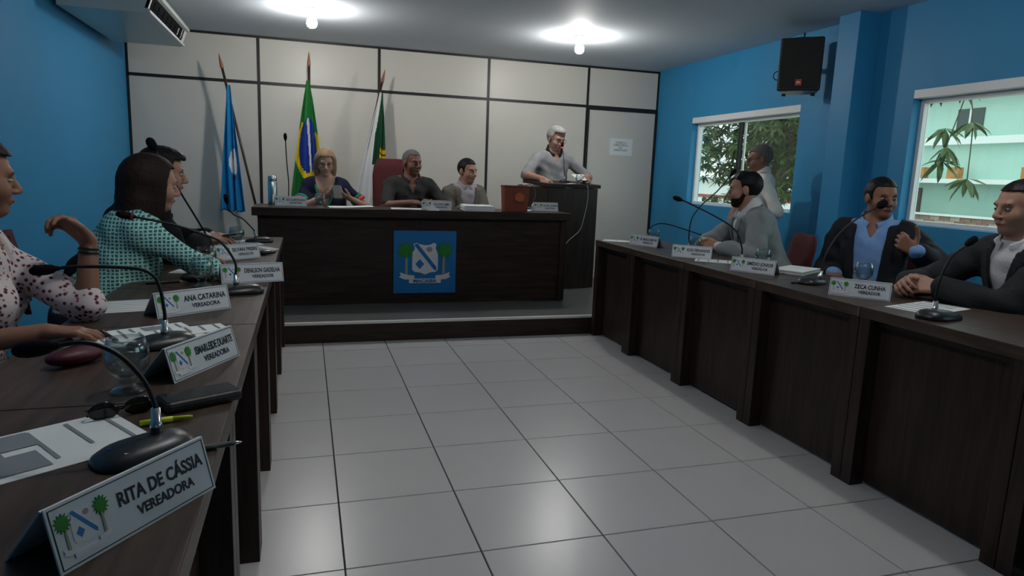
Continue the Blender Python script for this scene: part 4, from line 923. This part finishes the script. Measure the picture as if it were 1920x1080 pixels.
pA = person('woman in a floral blouse propping her chin at the left edge', (-1.01, 2.27, 0), 0.555, 8, 10, 30, 5, {
    'L': dict(w=(-0.635, 2.33, 1.015), e=(-0.642, 2.30, 0.82), d=(-0.6, -0.3, 0.75), n=(-0.5, -0.7, -0.3), curl=0.75, hint=(0.6, 0.0, -1), th=(0, 0, 1)),
    'R': dict(w=(-0.665, 2.02, 0.805), d=(0.9, 0.25, -0.08), n=(0, 0, -1), curl=0.3, hint=(0, -0.6, -0.6))},
    S_brown, dict(m=H_brown, t=0.014, nape=None, vol=[((-0.05, 0, -0.06), (0.08, 0.085, 0.12), 0.03)], temple=0.025, line=0.07), C_floral, fem=True, puff=0.004, sleeve=0.70, neckline=(0.42, 0.5, 0.05))
pB = person('woman with a dark brown bob in a teal tweed top leaning on the desk', (-0.88, 3.10, 0), 0.58, 24, 28, 25, 8, {
    'R': dict(w=(-0.49, 3.28, 0.835), d=(0.55, 0.8, -0.12), curl=0.5, hint=(0.5, -1, -0.1)), 'L': dict(w=(-0.50, 3.48, 0.825), d=(0.75, 0.3, -0.1), curl=0.5, hint=(0.2, 1, -0.4))},
    S_tan, dict(m=H_brown, t=0.013, nape=None, temple=0.038, line=0.078, wave=0.3, vol=[((-0.045, 0, 0.0), (0.1, 0.094, 0.115), 0.03), ((-0.055, 0, -0.09), (0.085, 0.098, 0.09), 0.03), ((-0.065, 0, -0.15), (0.07, 0.1, 0.05), 0.03), ((0.012, 0.072, -0.07), (0.04, 0.026, 0.11), 0.02), ((0.012, -0.072, -0.07), (0.04, 0.026, 0.11), 0.02)]),
    C_teal, fem=True, g=1.08, sleeve=0.66, neckline=(0.46, 0.5, 0.04))
pC = person('man in a black suit with black hair beyond the woman in teal', (-0.992, 3.66, 0), 0.65, 24, 34, 12, 6, {
    'R': dict(w=(-0.515, 3.82, 0.875), d=(0.93, 0.3, 0.06), n=(0, 0.5, -1), curl=0.45, hint=(-0.1, -0.7, -0.7)), 'L': dict(w=(-0.50, 4.0, 0.855), d=(0.9, -0.2, 0.0), n=(0, -0.4, -1), curl=0.5, hint=(0, 0.8, -0.6))},
    S_tan, dict(m=H_black, t=0.014, nape=-0.065, line=0.07, temple=0.035, vol=[((0.03, 0, 0.085), (0.07, 0.06, 0.035), 0.02)]), C_wshirt, jacket=C_black, collar=C_wshirt)
phone_held = thing('smartphone', 'thin dark phone held by the man in the black suit', 'phone', (-0.405, 3.875, 0.885), R(-10))
MB().box((-0.035, -0.035, 0), (0.06, 0.035, 0.008), 0, Matrix.Rotation(R(-8), 4, 'Y')).build('body', M_black, phone_held, bevel=0.003)
pD = person('blonde woman in a navy dress looking at a phone', (0.175, 6.40, 0.155), 0.665, -92, 10, -88, 13, {
    'R': dict(w=(0.135, 6.10, 1.01), d=(0.75, -0.35, 0.35), n=(0.1, 0.4, 0.9), curl=0.55, hint=(-1, 0, -0.8), th=(0, -0.3, 1)), 'L': dict(w=(0.375, 6.11, 1.005), d=(-0.75, -0.4, 0.3), n=(-0.1, 0.4, 0.9), curl=0.55, hint=(1, 0, -0.8), th=(0, -0.3, 1))},
    S_fair, dict(m=H_blonde, t=0.014, nape=None, temple=0.048, line=0.072, brow=H_brown, vol=[((-0.03, 0.07, -0.055), (0.055, 0.035, 0.105), 0.03), ((-0.03, -0.07, -0.055), (0.055, 0.035, 0.105), 0.03), ((-0.06, 0, -0.06), (0.05, 0.085, 0.10), 0.03)]),
    C_navy, fem=True, g=1.08, sleeve=0.30, neckline=(0.26, 0.36, 0.085), glasses=mat('dark_spectacle_frame', (0.02, 0.012, 0.012), 0.4))
# trim of the dress: green neckline band, coral and green sleeve bands
C_coral = cloth_mat('coral_trim', (0.55, 0.07, 0.07)); C_gtrim = cloth_mat('green_trim', (0.02, 0.20, 0.12))
for s in (-1, 1):
    pts = [Vector(pD['P'](f, s*l, tt))-Vector(pD['O']) for f, l, tt in ((0.045, 0.088, 0.492), (0.093, 0.078, 0.44), (0.122, 0.062, 0.385), (0.140, 0.042, 0.33), (0.152, 0.005, 0.262))]
    MB().tube(spline(pts), 0.011, 8).build('neck_trim', C_gtrim, pD['root'], True)
for S_, E_, W_ in pD['joints']:
    dv = nrm(E_-S_); L = np.linalg.norm(E_-S_); q = [Vector(S_+(E_-S_)*k-pD['O']) for k in (0.50, 0.60, 0.72)]
    MB().tube([q[0], q[1]], 0.0625, 20).build('sleeve_band', C_gtrim, pD['root'], True); MB().tube([q[1], q[2]], 0.0635, 20).build('sleeve_cuff', C_coral, pD['root'], True)
MB().tube(spline([Vector(pD['P'](f, l, tt))-Vector(pD['O']) for f, l, tt in ((0.05, 0.07, 0.50), (0.105, 0.035, 0.43), (0.118, 0, 0.40), (0.105, -0.035, 0.43), (0.05, -0.07, 0.50))]), 0.003, 6).build('necklace', mat('gold', (0.6, 0.4, 0.12), 0.3, metal=1.0), pD['root'], True)
ph2 = thing('smartphone', 'grey smartphone held up by the blonde woman', 'phone', (0.262, 6.02, 1.06), R(8))
Mq = Matrix.Rotation(R(-38), 4, 'X'); MB().box((-0.038, -0.005, -0.07), (0.038, 0.005, 0.07), 0, Mq).build('body', mat('grey_phone', (0.06, 0.065, 0.06), 0.4), ph2, bevel=0.003)
MB().box((-0.034, 0.0052, -0.062), (0.034, 0.006, 0.062), 0, Mq).build('screen', mat('dark_screen', (0.01, 0.011, 0.013), 0.12), ph2)
pE = person('heavyset man in a dark olive shirt with grey hair resting arms on the desk', (0.93, 6.50, 0.155), 0.70, -84, 14, -64, 4, {
    'R': dict(w=(0.90, 6.03, 0.985), d=(0.95, -0.2, 0.02), n=(0.1, 0.3, -0.9), curl=0.8, hint=(-1, 0.1, -0.6)), 'L': dict(w=(1.10, 6.05, 0.985), d=(-0.9, -0.35, 0.05), n=(0, 0.6, -0.8), curl=0.8, hint=(1, 0.1, -0.6))},
    S_dark, dict(m=H_salt, t=0.004, line=0.075, nape=-0.05, temple=0.025, rec=0.1, wave=0.5), C_olive, g=1.2, sleeve=0.50, collar=C_olive, belly=0.05, neckline=(0.40, 0.4, 0.04))
pF = person('man in a tan jacket with short dark hair at the presiding desk', (1.50, 6.62, 0.155), 0.635, -80, 8, -58, 4, {
    'R': dict(w=(1.44, 6.28, 0.93), d=(0.8, -0.4, -0.2), curl=0.5, hint=(-0.4, 0.2, -0.9)), 'L': dict(w=(1.62, 6.28, 0.93), d=(-0.8, -0.4, -0.2), curl=0.5, hint=(0.4, 0.2, -0.9))},
    S_tan, dict(m=H_black, t=0.006, line=0.07, nape=-0.06, temple=0.028, rec=0.05, wave=0.6), C_pinkw, jacket=C_tan, collar=C_pinkw, vcut=(0.10, 0.25, 0.08), g=0.92)
pG = person('grey haired man with glasses in a grey polo speaking at the lectern', (2.465, 6.80, 0.155), 1.01, -86, 14, -72, 16, {
    'R': dict(w=(2.225, 6.31, 1.235), d=(0.15, -0.75, -0.5), n=(0.5, 0.2, -0.8), curl=0.5, hint=(-1, 0.3, -0.5)), 'L': dict(w=(2.72, 6.46, 1.255), d=(0.25, -0.95, 0.0), n=(-0.5, 0, -0.8), curl=0.5, hint=(1, 0.3, -0.5))},
    S_tan, dict(m=H_grey, t=0.012, line=0.08, nape=-0.07, temple=0.03, vol=[((0.01, 0, 0.09), (0.09, 0.07, 0.04), 0.02)]), C_polo, legs='stand', g=1.08, sleeve=0.52, collar=C_dcol, glasses=mat('black_spectacle_frame', (0.012, 0.01, 0.01), 0.4), belly=0.03, neckline=(0.42, 0.4, 0.035))
t = thing('paper_sheet', 'folded white paper held at the right end of the lectern', 'paper', (2.655, 6.36, 1.262), R(20))
Mq = Matrix.Rotation(R(28), 4, 'X'); MB().box((-0.085, -0.06, 0), (0.085, 0.06, 0.0015), 0, Mq).build('sheet', M_paper, t)
pH = person('grey haired man in a white polo standing before the far window', (3.79, 5.0, 0), 0.845, 152, 3, 152, 10, {
    'L': dict(w=(3.60, 4.90, 0.98), d=(-0.3, 0.95, 0.05), n=(0.5, 0.2, -0.5), curl=0.6, hint=(0.4, -0.9, -1)), 'R': dict(w=(3.58, 5.12, 0.97), d=(-0.4, -0.9, 0.0), n=(0.5, 0, -0.5), curl=0.6, hint=(0, 1, -0.8))},
    S_brown, dict(m=H_salt, t=0.008, line=0.075, nape=-0.06, temple=0.02, rec=0.2), C_white, legs='stand', g=1.0, sleeve=0.52, collar=C_white, glasses=mat('black_spectacle_frame', (0.012, 0.01, 0.01), 0.4), scale=0.97, belly=0.02, trousers=(0.05, 0.05, 0.07))
pI = person('bearded man in a grey suit leaning over the right row with clasped hands', (3.18, 4.0, 0), 0.58, 157, 22, 143, 6, {
    'L': dict(w=(2.715, 3.98, 0.83), d=(-0.75, 0.62, 0.12), n=(0.5, 0.5, -0.6), curl=0.75, hint=(0.2, -1, -0.5)), 'R': dict(w=(2.70, 4.16, 0.83), d=(-0.85, -0.5, 0.12), n=(0.5, -0.4, -0.6), curl=0.75, hint=(0.2, 1, -0.5))},
    S_tan, dict(m=H_black, t=0.008, line=0.075, nape=-0.065, temple=0.015, rec=0.3, bald=(-0.03, 0.035)), C_wshirt, jacket=C_grey, collar=C_wshirt, beard=H_brown, g=1.2, scale=1.05, sleeve=0.985, jsleeve=0.92)
pJ = person('man in a dark suit and light blue shirt gesturing with a thumb', (3.27, 3.22, 0), 0.555, -146, 2, -106, 2, {
    'L': dict(w=(3.05, 2.73, 0.945), e=(3.27, 2.80, 0.875), d=(-0.42, 0.45, 0.42), n=(0.75, 0.55, -0.05), curl=1.25, hint=(0.3, -1.0, -0.6), th=(0, 0, 1), to=1.6, tc=-0.3), 'R': dict(w=(3.02, 3.24, 0.75), d=(-0.7, -0.7, -0.1), curl=0.5, hint=(0.2, 0.6, -0.6))},
    S_brown, dict(m=H_black, t=0.005, line=0.066, nape=-0.05, temple=0.03, wave=0.5), C_lblue, jacket=C_dark, collar=C_lblue, g=1.12, sleeve=0.99, jsleeve=0.90, vcut=(-0.2, 0.08, 0.05, 0.035), neckline=(0.42, 0.5, 0.04))
for S_, E_, W_ in pJ['joints'][:1]:
    dv = nrm(W_-E_); MB().tube([Vector(W_-dv*0.032-pJ['O']), Vector(W_-dv*0.012-pJ['O'])], 0.036, 18).build('wristwatch', M_black, pJ['root'], True)
pK = person('person in a charcoal suit with folded hands at the right edge', (3.12, 2.14, 0), 0.565, 172, 14, 165, 5, {
    'L': dict(w=(2.70, 2.27, 0.835), d=(-0.75, 0.55, 0.1), n=(0.5, 0.5, -0.6), curl=0.8, hint=(0.2, -1, -0.6)), 'R': dict(w=(2.67, 2.41, 0.835), d=(-0.85, -0.4, 0.12), n=(0.4, -0.5, -0.6), curl=0.8, hint=(0.3, 1, -0.6))},
    S_tan, dict(m=H_black, t=0.006, line=0.075, nape=-0.06, temple=0.018), C_wshirt, jacket=C_char, collar=C_wshirt, jsleeve=0.97)
dv = nrm(pA['joints'][0][2]-pA['joints'][0][1])
for q in (0.02, 0.032): MB().tube([Vector(pA['joints'][0][2]-dv*(q+0.007)-pA['O']), Vector(pA['joints'][0][2]-dv*q-pA['O'])], 0.029, 16).build('bracelet', M_black, pA['root'], True)

# ------------------------------------------------------------------ maroon chairs
def chair(x, y, z, face, label, high=False):
    """face: direction the sitter looks, degrees"""
    t = thing('office_chair', label, 'chair', (x, y, z), R(face), 'maroon office chairs')
    sz = 0.43; bh = 1.22 if high else 0.92
    def pad(w0, w1, zb, zt, xb, tilt, th):
        vs = []; fs = []; nz, ny = 8, 8
        for sgn in (1, -1):
            for i in range(nz+1):
                v = i/nz; w = (w0+(w1-w0)*v)*(1-0.25*max(0, (v-0.75)/0.25)**2)*(1-0.15*max(0, (0.2-v)/0.2)**2)
                for j in range(ny+1):
                    u = j/ny*2-1; bul = (1-abs(u)**4)*(1-abs(2*v-1)**6)
                    vs.append((xb-(zt-zb)*v*math.tan(R(tilt))+sgn*th*(0.35+0.65*bul)+0.02*u*u, u*w, zb+(zt-zb)*v))
        n = (nz+1)*(ny+1)
        for i in range(nz):
            for j in range(ny):
                a = i*(ny+1)+j; fs.append([a, a+1, a+ny+2, a+ny+1]); fs.append([n+a, n+a+ny+1, n+a+ny+2, n+a+1])
        rim = [i*(ny+1) for i in range(nz+1)]+[nz*(ny+1)+j for j in range(1, ny+1)]+[i*(ny+1)+ny for i in range(nz-1, -1, -1)]+[j for j in range(ny-1, 0, -1)]
        for a, b in zip(rim, rim[1:]+rim[:1]): fs.append([a, b, n+b, n+a])
        return vs, fs
    vs, fs = pad(0.22, 0.22, sz+0.14, bh, -0.20, 9, 0.03); MB().add(vs, fs).build('backrest', M_maroon, t, True)
    MB().box((-0.2, -0.23, sz-0.07), (0.26, 0.23, sz-0.012)).build('seat', M_maroon, t, bevel=0.025)
    MB().tube([(-0.12, 0, sz-0.08), (-0.235, 0, sz-0.06), (-0.255, 0, sz+0.12), (-0.265, 0, sz+0.3)], 0.018, 8).build('back_support', M_black, t, True)
    MB().tube([(0, 0, 0.07), (0, 0, sz-0.07)], 0.028, 12).build('gas_column', M_black, t, True)
    for q in range(5):
        a = 2*math.pi*q/5+0.3; e = (0.27*math.cos(a), 0.27*math.sin(a))
        MB().tube([(0, 0, 0.1), (e[0], e[1], 0.062)], [0.022, 0.014], 8).build('base_leg', M_black, t)
        MB().tube([(e[0]-0.02*math.sin(a), e[1]+0.02*math.cos(a), 0.026), (e[0]+0.02*math.sin(a), e[1]-0.02*math.cos(a), 0.026)], 0.026, 12).build('castor', M_black, t)
chair(-1.02, 2.27, 0, 8, 'maroon chair under the woman in the floral blouse')
chair(-1.01, 2.99, 0, 20, 'maroon chair under the woman in the teal top')
chair(-1.07, 3.65, 0, 18, 'maroon chair under the man in the black suit')
chair(0.12, 6.48, 0.155, -100, 'maroon chair behind the shoulder of the blonde woman')
chair(0.86, 6.62, 0.155, -90, 'tall maroon chair behind the man in the dark olive shirt', True)
chair(1.50, 6.66, 0.155, -80, 'maroon chair hidden behind the man in the tan jacket')
chair(3.20, 4.06, 0, 160, 'maroon chair beside the back of the man in the grey suit')
chair(3.32, 3.25, 0, -146, 'maroon chair under the man in the dark suit and blue shirt')
chair(3.14, 2.13, 0, 172, 'maroon chair under the person at the right edge')

# ------------------------------------------------------------------ outside the windows
M_leaf = mat('mango_leaf', (0.075, 0.12, 0.035), 0.5, 0.4, noise=(0.9, 0.55)); M_bark = mat('bark', (0.12, 0.09, 0.06), 0.9, noise=(8, 0.4), bump=(20, 0.6))
M_mint = mat('mint_render', (0.45, 0.66, 0.58), 0.8, noise=(0.5, 0.12)); M_slab = mat('white_slab', (0.8, 0.84, 0.82), 0.7, noise=(2, 0.05))
g0 = MB().box((XR+0.3, -30, -1.6), (90, 110, -1.5)).build('ground', mat('dusty_ground', (0.42, 0.40, 0.36), 0.9, noise=(0.4, 0.2)))
struct(g0, 'pale dusty ground outside the windows')
def leaf_verts(p, d, n, L, w):
    d = d.normalized(); s = d.cross(n).normalized(); up = s.cross(d)
    return [p, p+d*L*0.35+s*w-up*0.0, p+d*L*0.35+up*w*0.35, p+d*L*0.35-s*w, p+d*L*0.75+s*w*0.7-up*L*0.06, p+d*L*0.75+up*w*0.2-up*L*0.06, p+d*L*0.75-s*w*0.7-up*L*0.06, p+d*L-up*L*0.16]
LF = [(0, 1, 2), (0, 2, 3), (1, 4, 5, 2), (2, 5, 6, 3), (4, 7, 5), (5, 7, 6)]
def cluster(mb, c, r, n=9, L=0.24):
    for q in range(n):
        a = 2*math.pi*q/n+r.uniform(-0.3, 0.3); d = Vector((math.cos(a), math.sin(a), r.uniform(-0.9, 0.35)))
        mb.add(leaf_verts(c, d, Vector((0, 0, 1)), L*r.uniform(0.7, 1.2), L*0.13), LF)
def tree(base, blobs, ncl, label, seed, L=0.26):
    r = random.Random(seed); t = thing('mango_tree', label, 'tree', base)
    B = Vector(base); top = Vector((0.1, -0.1, 2.6))
    MB().tube(spline([(0, 0, 0), (0.05, 0.05, 1.0), (-0.05, 0.0, 1.9), top]), [0.2-0.002*i for i in range(25)], 12).build('trunk', M_bark, t, True)
    mb = MB(); wts = [b[1]**2 for b in blobs]
    for c, rad in blobs:
        c = Vector(c)-B
        MB().tube(spline([top*0.8, (top*0.9).lerp(c, 0.5)+Vector((0, 0, 0.15)), c]), [0.09-0.0045*i for i in range(17)], 8).build('branch', M_bark, t, True)
    for _ in range(ncl):
        c, rad = r.choices(blobs, wts)[0]; v = Vector((r.gauss(0, 1), r.gauss(0, 1), r.gauss(0, 1))).normalized()*rad*(r.random()**0.45)
        cluster(mb, Vector(c)-B+v, r, L=L)
    f = mb.build('foliage', M_leaf, t, True); f['kind'] = 'stuff'
tree((9.8, 12.9, -1.5), [((9.0, 12.9, 2.6), 1.3), ((9.5, 11.4, 2.7), 1.2), ((9.2, 13.6, 2.0), 0.85), ((9.4, 13.3, 0.9), 0.75), ((10.5, 13.2, 3.2), 1.2), ((10.2, 12.4, 1.6), 1.0), ((9.7, 11.7, 1.75), 0.7), ((9.4, 14.0, 0.6), 0.5)], 900, 'dense mango tree outside the far window', 3)
tree((16.0, 18.5, -1.5), [((16, 18.5, 3.0), 2.2), ((17, 20.5, 3.2), 2.0), ((15.5, 17.2, 2.2), 1.3)], 700, 'paler tree standing behind the mango tree', 9, 0.34)
# near branch with single leaves outside the second window
t = thing('mango_branch', 'drooping leafy branch close outside the nearer window', 'branch', (6.6, 6.12, 2.5))
MB().tube(spline([(0.6, -0.9, 0.8), (0.3, -0.4, 0.35), (0.0, 0.0, 0.0), (-0.1, 0.12, -0.35)]), 0.014, 8).build('stem', M_bark, t, True)
MB().tube(spline([(0.3, -0.4, 0.35), (0.25, -0.35, -0.2), (0.2, -0.2, -0.9)]), 0.006, 8).build('stem', M_bark, t, True)
MB().tube(spline([(0.25, -0.35, 0.0), (0.22, -0.5, -0.5), (0.2, -0.55, -1.1)]), 0.006, 8).build('stem', M_bark, t, True)
lm = bpy.data.meshes.new('leaf'); lm.from_pydata([tuple(v) for v in leaf_verts(Vector((0, 0, 0)), Vector((1, 0, 0)), Vector((0, 0, 1)), 0.27, 0.036)], [], LF); lm.materials.append(M_leaf)
rl = random.Random(4)
for c in ((-0.05, 0.1, -0.05), (-0.1, 0.12, -0.35), (0.02, -0.05, 0.1), (0.2, -0.2, -0.55), (0.2, -0.2, -0.9), (0.22, -0.5, -0.5), (0.2, -0.55, -1.1), (0.3, -0.4, 0.2), (0.1, -0.2, 0.15), (-0.05, 0.05, -0.15), (0.1, -0.1, -0.05), (0.2, -0.25, -0.75), (0.25, -0.3, -0.1)):
    for q in range(9):
        shared('leaf', lm, t, c, (rl.uniform(-0.4, 0.4), rl.uniform(0.1, 1.1), 2*math.pi*q/9+rl.uniform(-0.3, 0.3)), (rl.uniform(0.8, 1.15),)*3)
# mint house across the street
t = thing('house', 'two storey mint house with brick garden wall seen through the nearer window', 'house', (36, 27, -1.5))
MB().box((0, -13, 0), (8, 9, 8.2)).build('wall', M_mint, t)
MB().box((-1.3, -13.2, 3.2), (0.0, 9.2, 3.45)).build('balcony_slab', M_slab, t); MB().box((-0.5, -13.2, 5.4), (0.0, 9.2, 5.8)).build('upper_slab', M_slab, t)
M_door = mat('brown_door', (0.09, 0.06, 0.05), 0.6, noise=(4, 0.3)); M_rail = mat('orange_planter', (0.45, 0.2, 0.06), 0.7, noise=(3, 0.5))
for yy in (5.3, -1.5, -8): 
    d = MB().box((-0.06, yy, 0.6), (0, yy+1.0, 2.9)).build('door', M_door, t); MB().box((-0.1, yy+0.45, 1.6), (-0.06, yy+0.55, 1.75)).build('handle', M_chrome, d)
for yy in (2.0, -5): 
    w_ = MB().box((-0.05, yy, 6.2), (0, yy+1.6, 7.4)).build('window', mat('dark_window', (0.05, 0.07, 0.07), 0.2), t); MB().box((-0.09, yy+0.75, 6.2), (-0.05, yy+0.85, 7.4)).build('mullion', M_slab, w_)
for yy in (6.2, 4.4, 2.2, -2): MB().box((-1.1, yy, 3.45), (-0.7, yy+0.7, 4.1)).build('planter', M_rail, t)
rf = MB(); rf.prism([(-1.0, 8.2), (8.5, 8.2), (4, 10.4)], -13.5, 9.5, 0, MP); rf.build('roof', mat('clay_roof', (0.35, 0.13, 0.08), 0.8, noise=(2, 0.3)), t)
gw = thing('brick_garden_wall', 'low brick garden wall in front of the mint house', 'wall', (33, 27, -1.5))
mbrick = [mat('brick_%d' % i, c, 0.9, noise=(2, 0.25)) for i, c in enumerate(((0.34, 0.20, 0.16), (0.42, 0.33, 0.28), (0.28, 0.17, 0.13)))]
MB().box((0.03, -9, 0), (0.3, 9.2, 1.42)).build('mortar_core', mat('mortar', (0.5, 0.5, 0.46), 0.95), gw)
bms = []
for m in mbrick:
    me = bpy.data.meshes.new('brick'); b = MB().box((-0.03, -0.29, -0.11), (0.03, 0.29, 0.11)); me.from_pydata(b.v, [], b.f); me.materials.append(m); bms.append(me)
rb = random.Random(2)
for k in range(6):
    for q in range(28):
        yy = -8.6+q*0.62+(0.31 if k % 2 else 0)
        if yy < 8.9: shared('brick', rb.choice(bms), gw, (0.02+rb.uniform(-0.01, 0.01), yy, 0.13+k*0.235))
MB().box((-0.1, -9.1, 1.42), (0.4, 9.3, 1.52)).build('coping', M_slab, gw)
# white low building with a red stripe beyond the tree
t = thing('white_building', 'long low white building with a red stripe beyond the mango tree', 'building', (26, 40, -1.5))
MB().box((0, -9, 0), (5, 12, 2.9)).build('wall', M_slab, t); MB().box((-0.03, -9.02, 1.75), (0.0, 12.02, 1.95)).build('red_stripe', mat('red_stripe', (0.4, 0.05, 0.05), 0.7), t)
for yy in (-6, -1, 5, 9): MB().box((-0.02, yy, 0.3), (0, yy+1.2, 1.5)).build('window', mat('dark_window', (0.05, 0.07, 0.07), 0.2), t)
MB().box((-0.4, -9.4, 2.9), (5.4, 12.4, 3.1)).build('roof', M_slab, t)
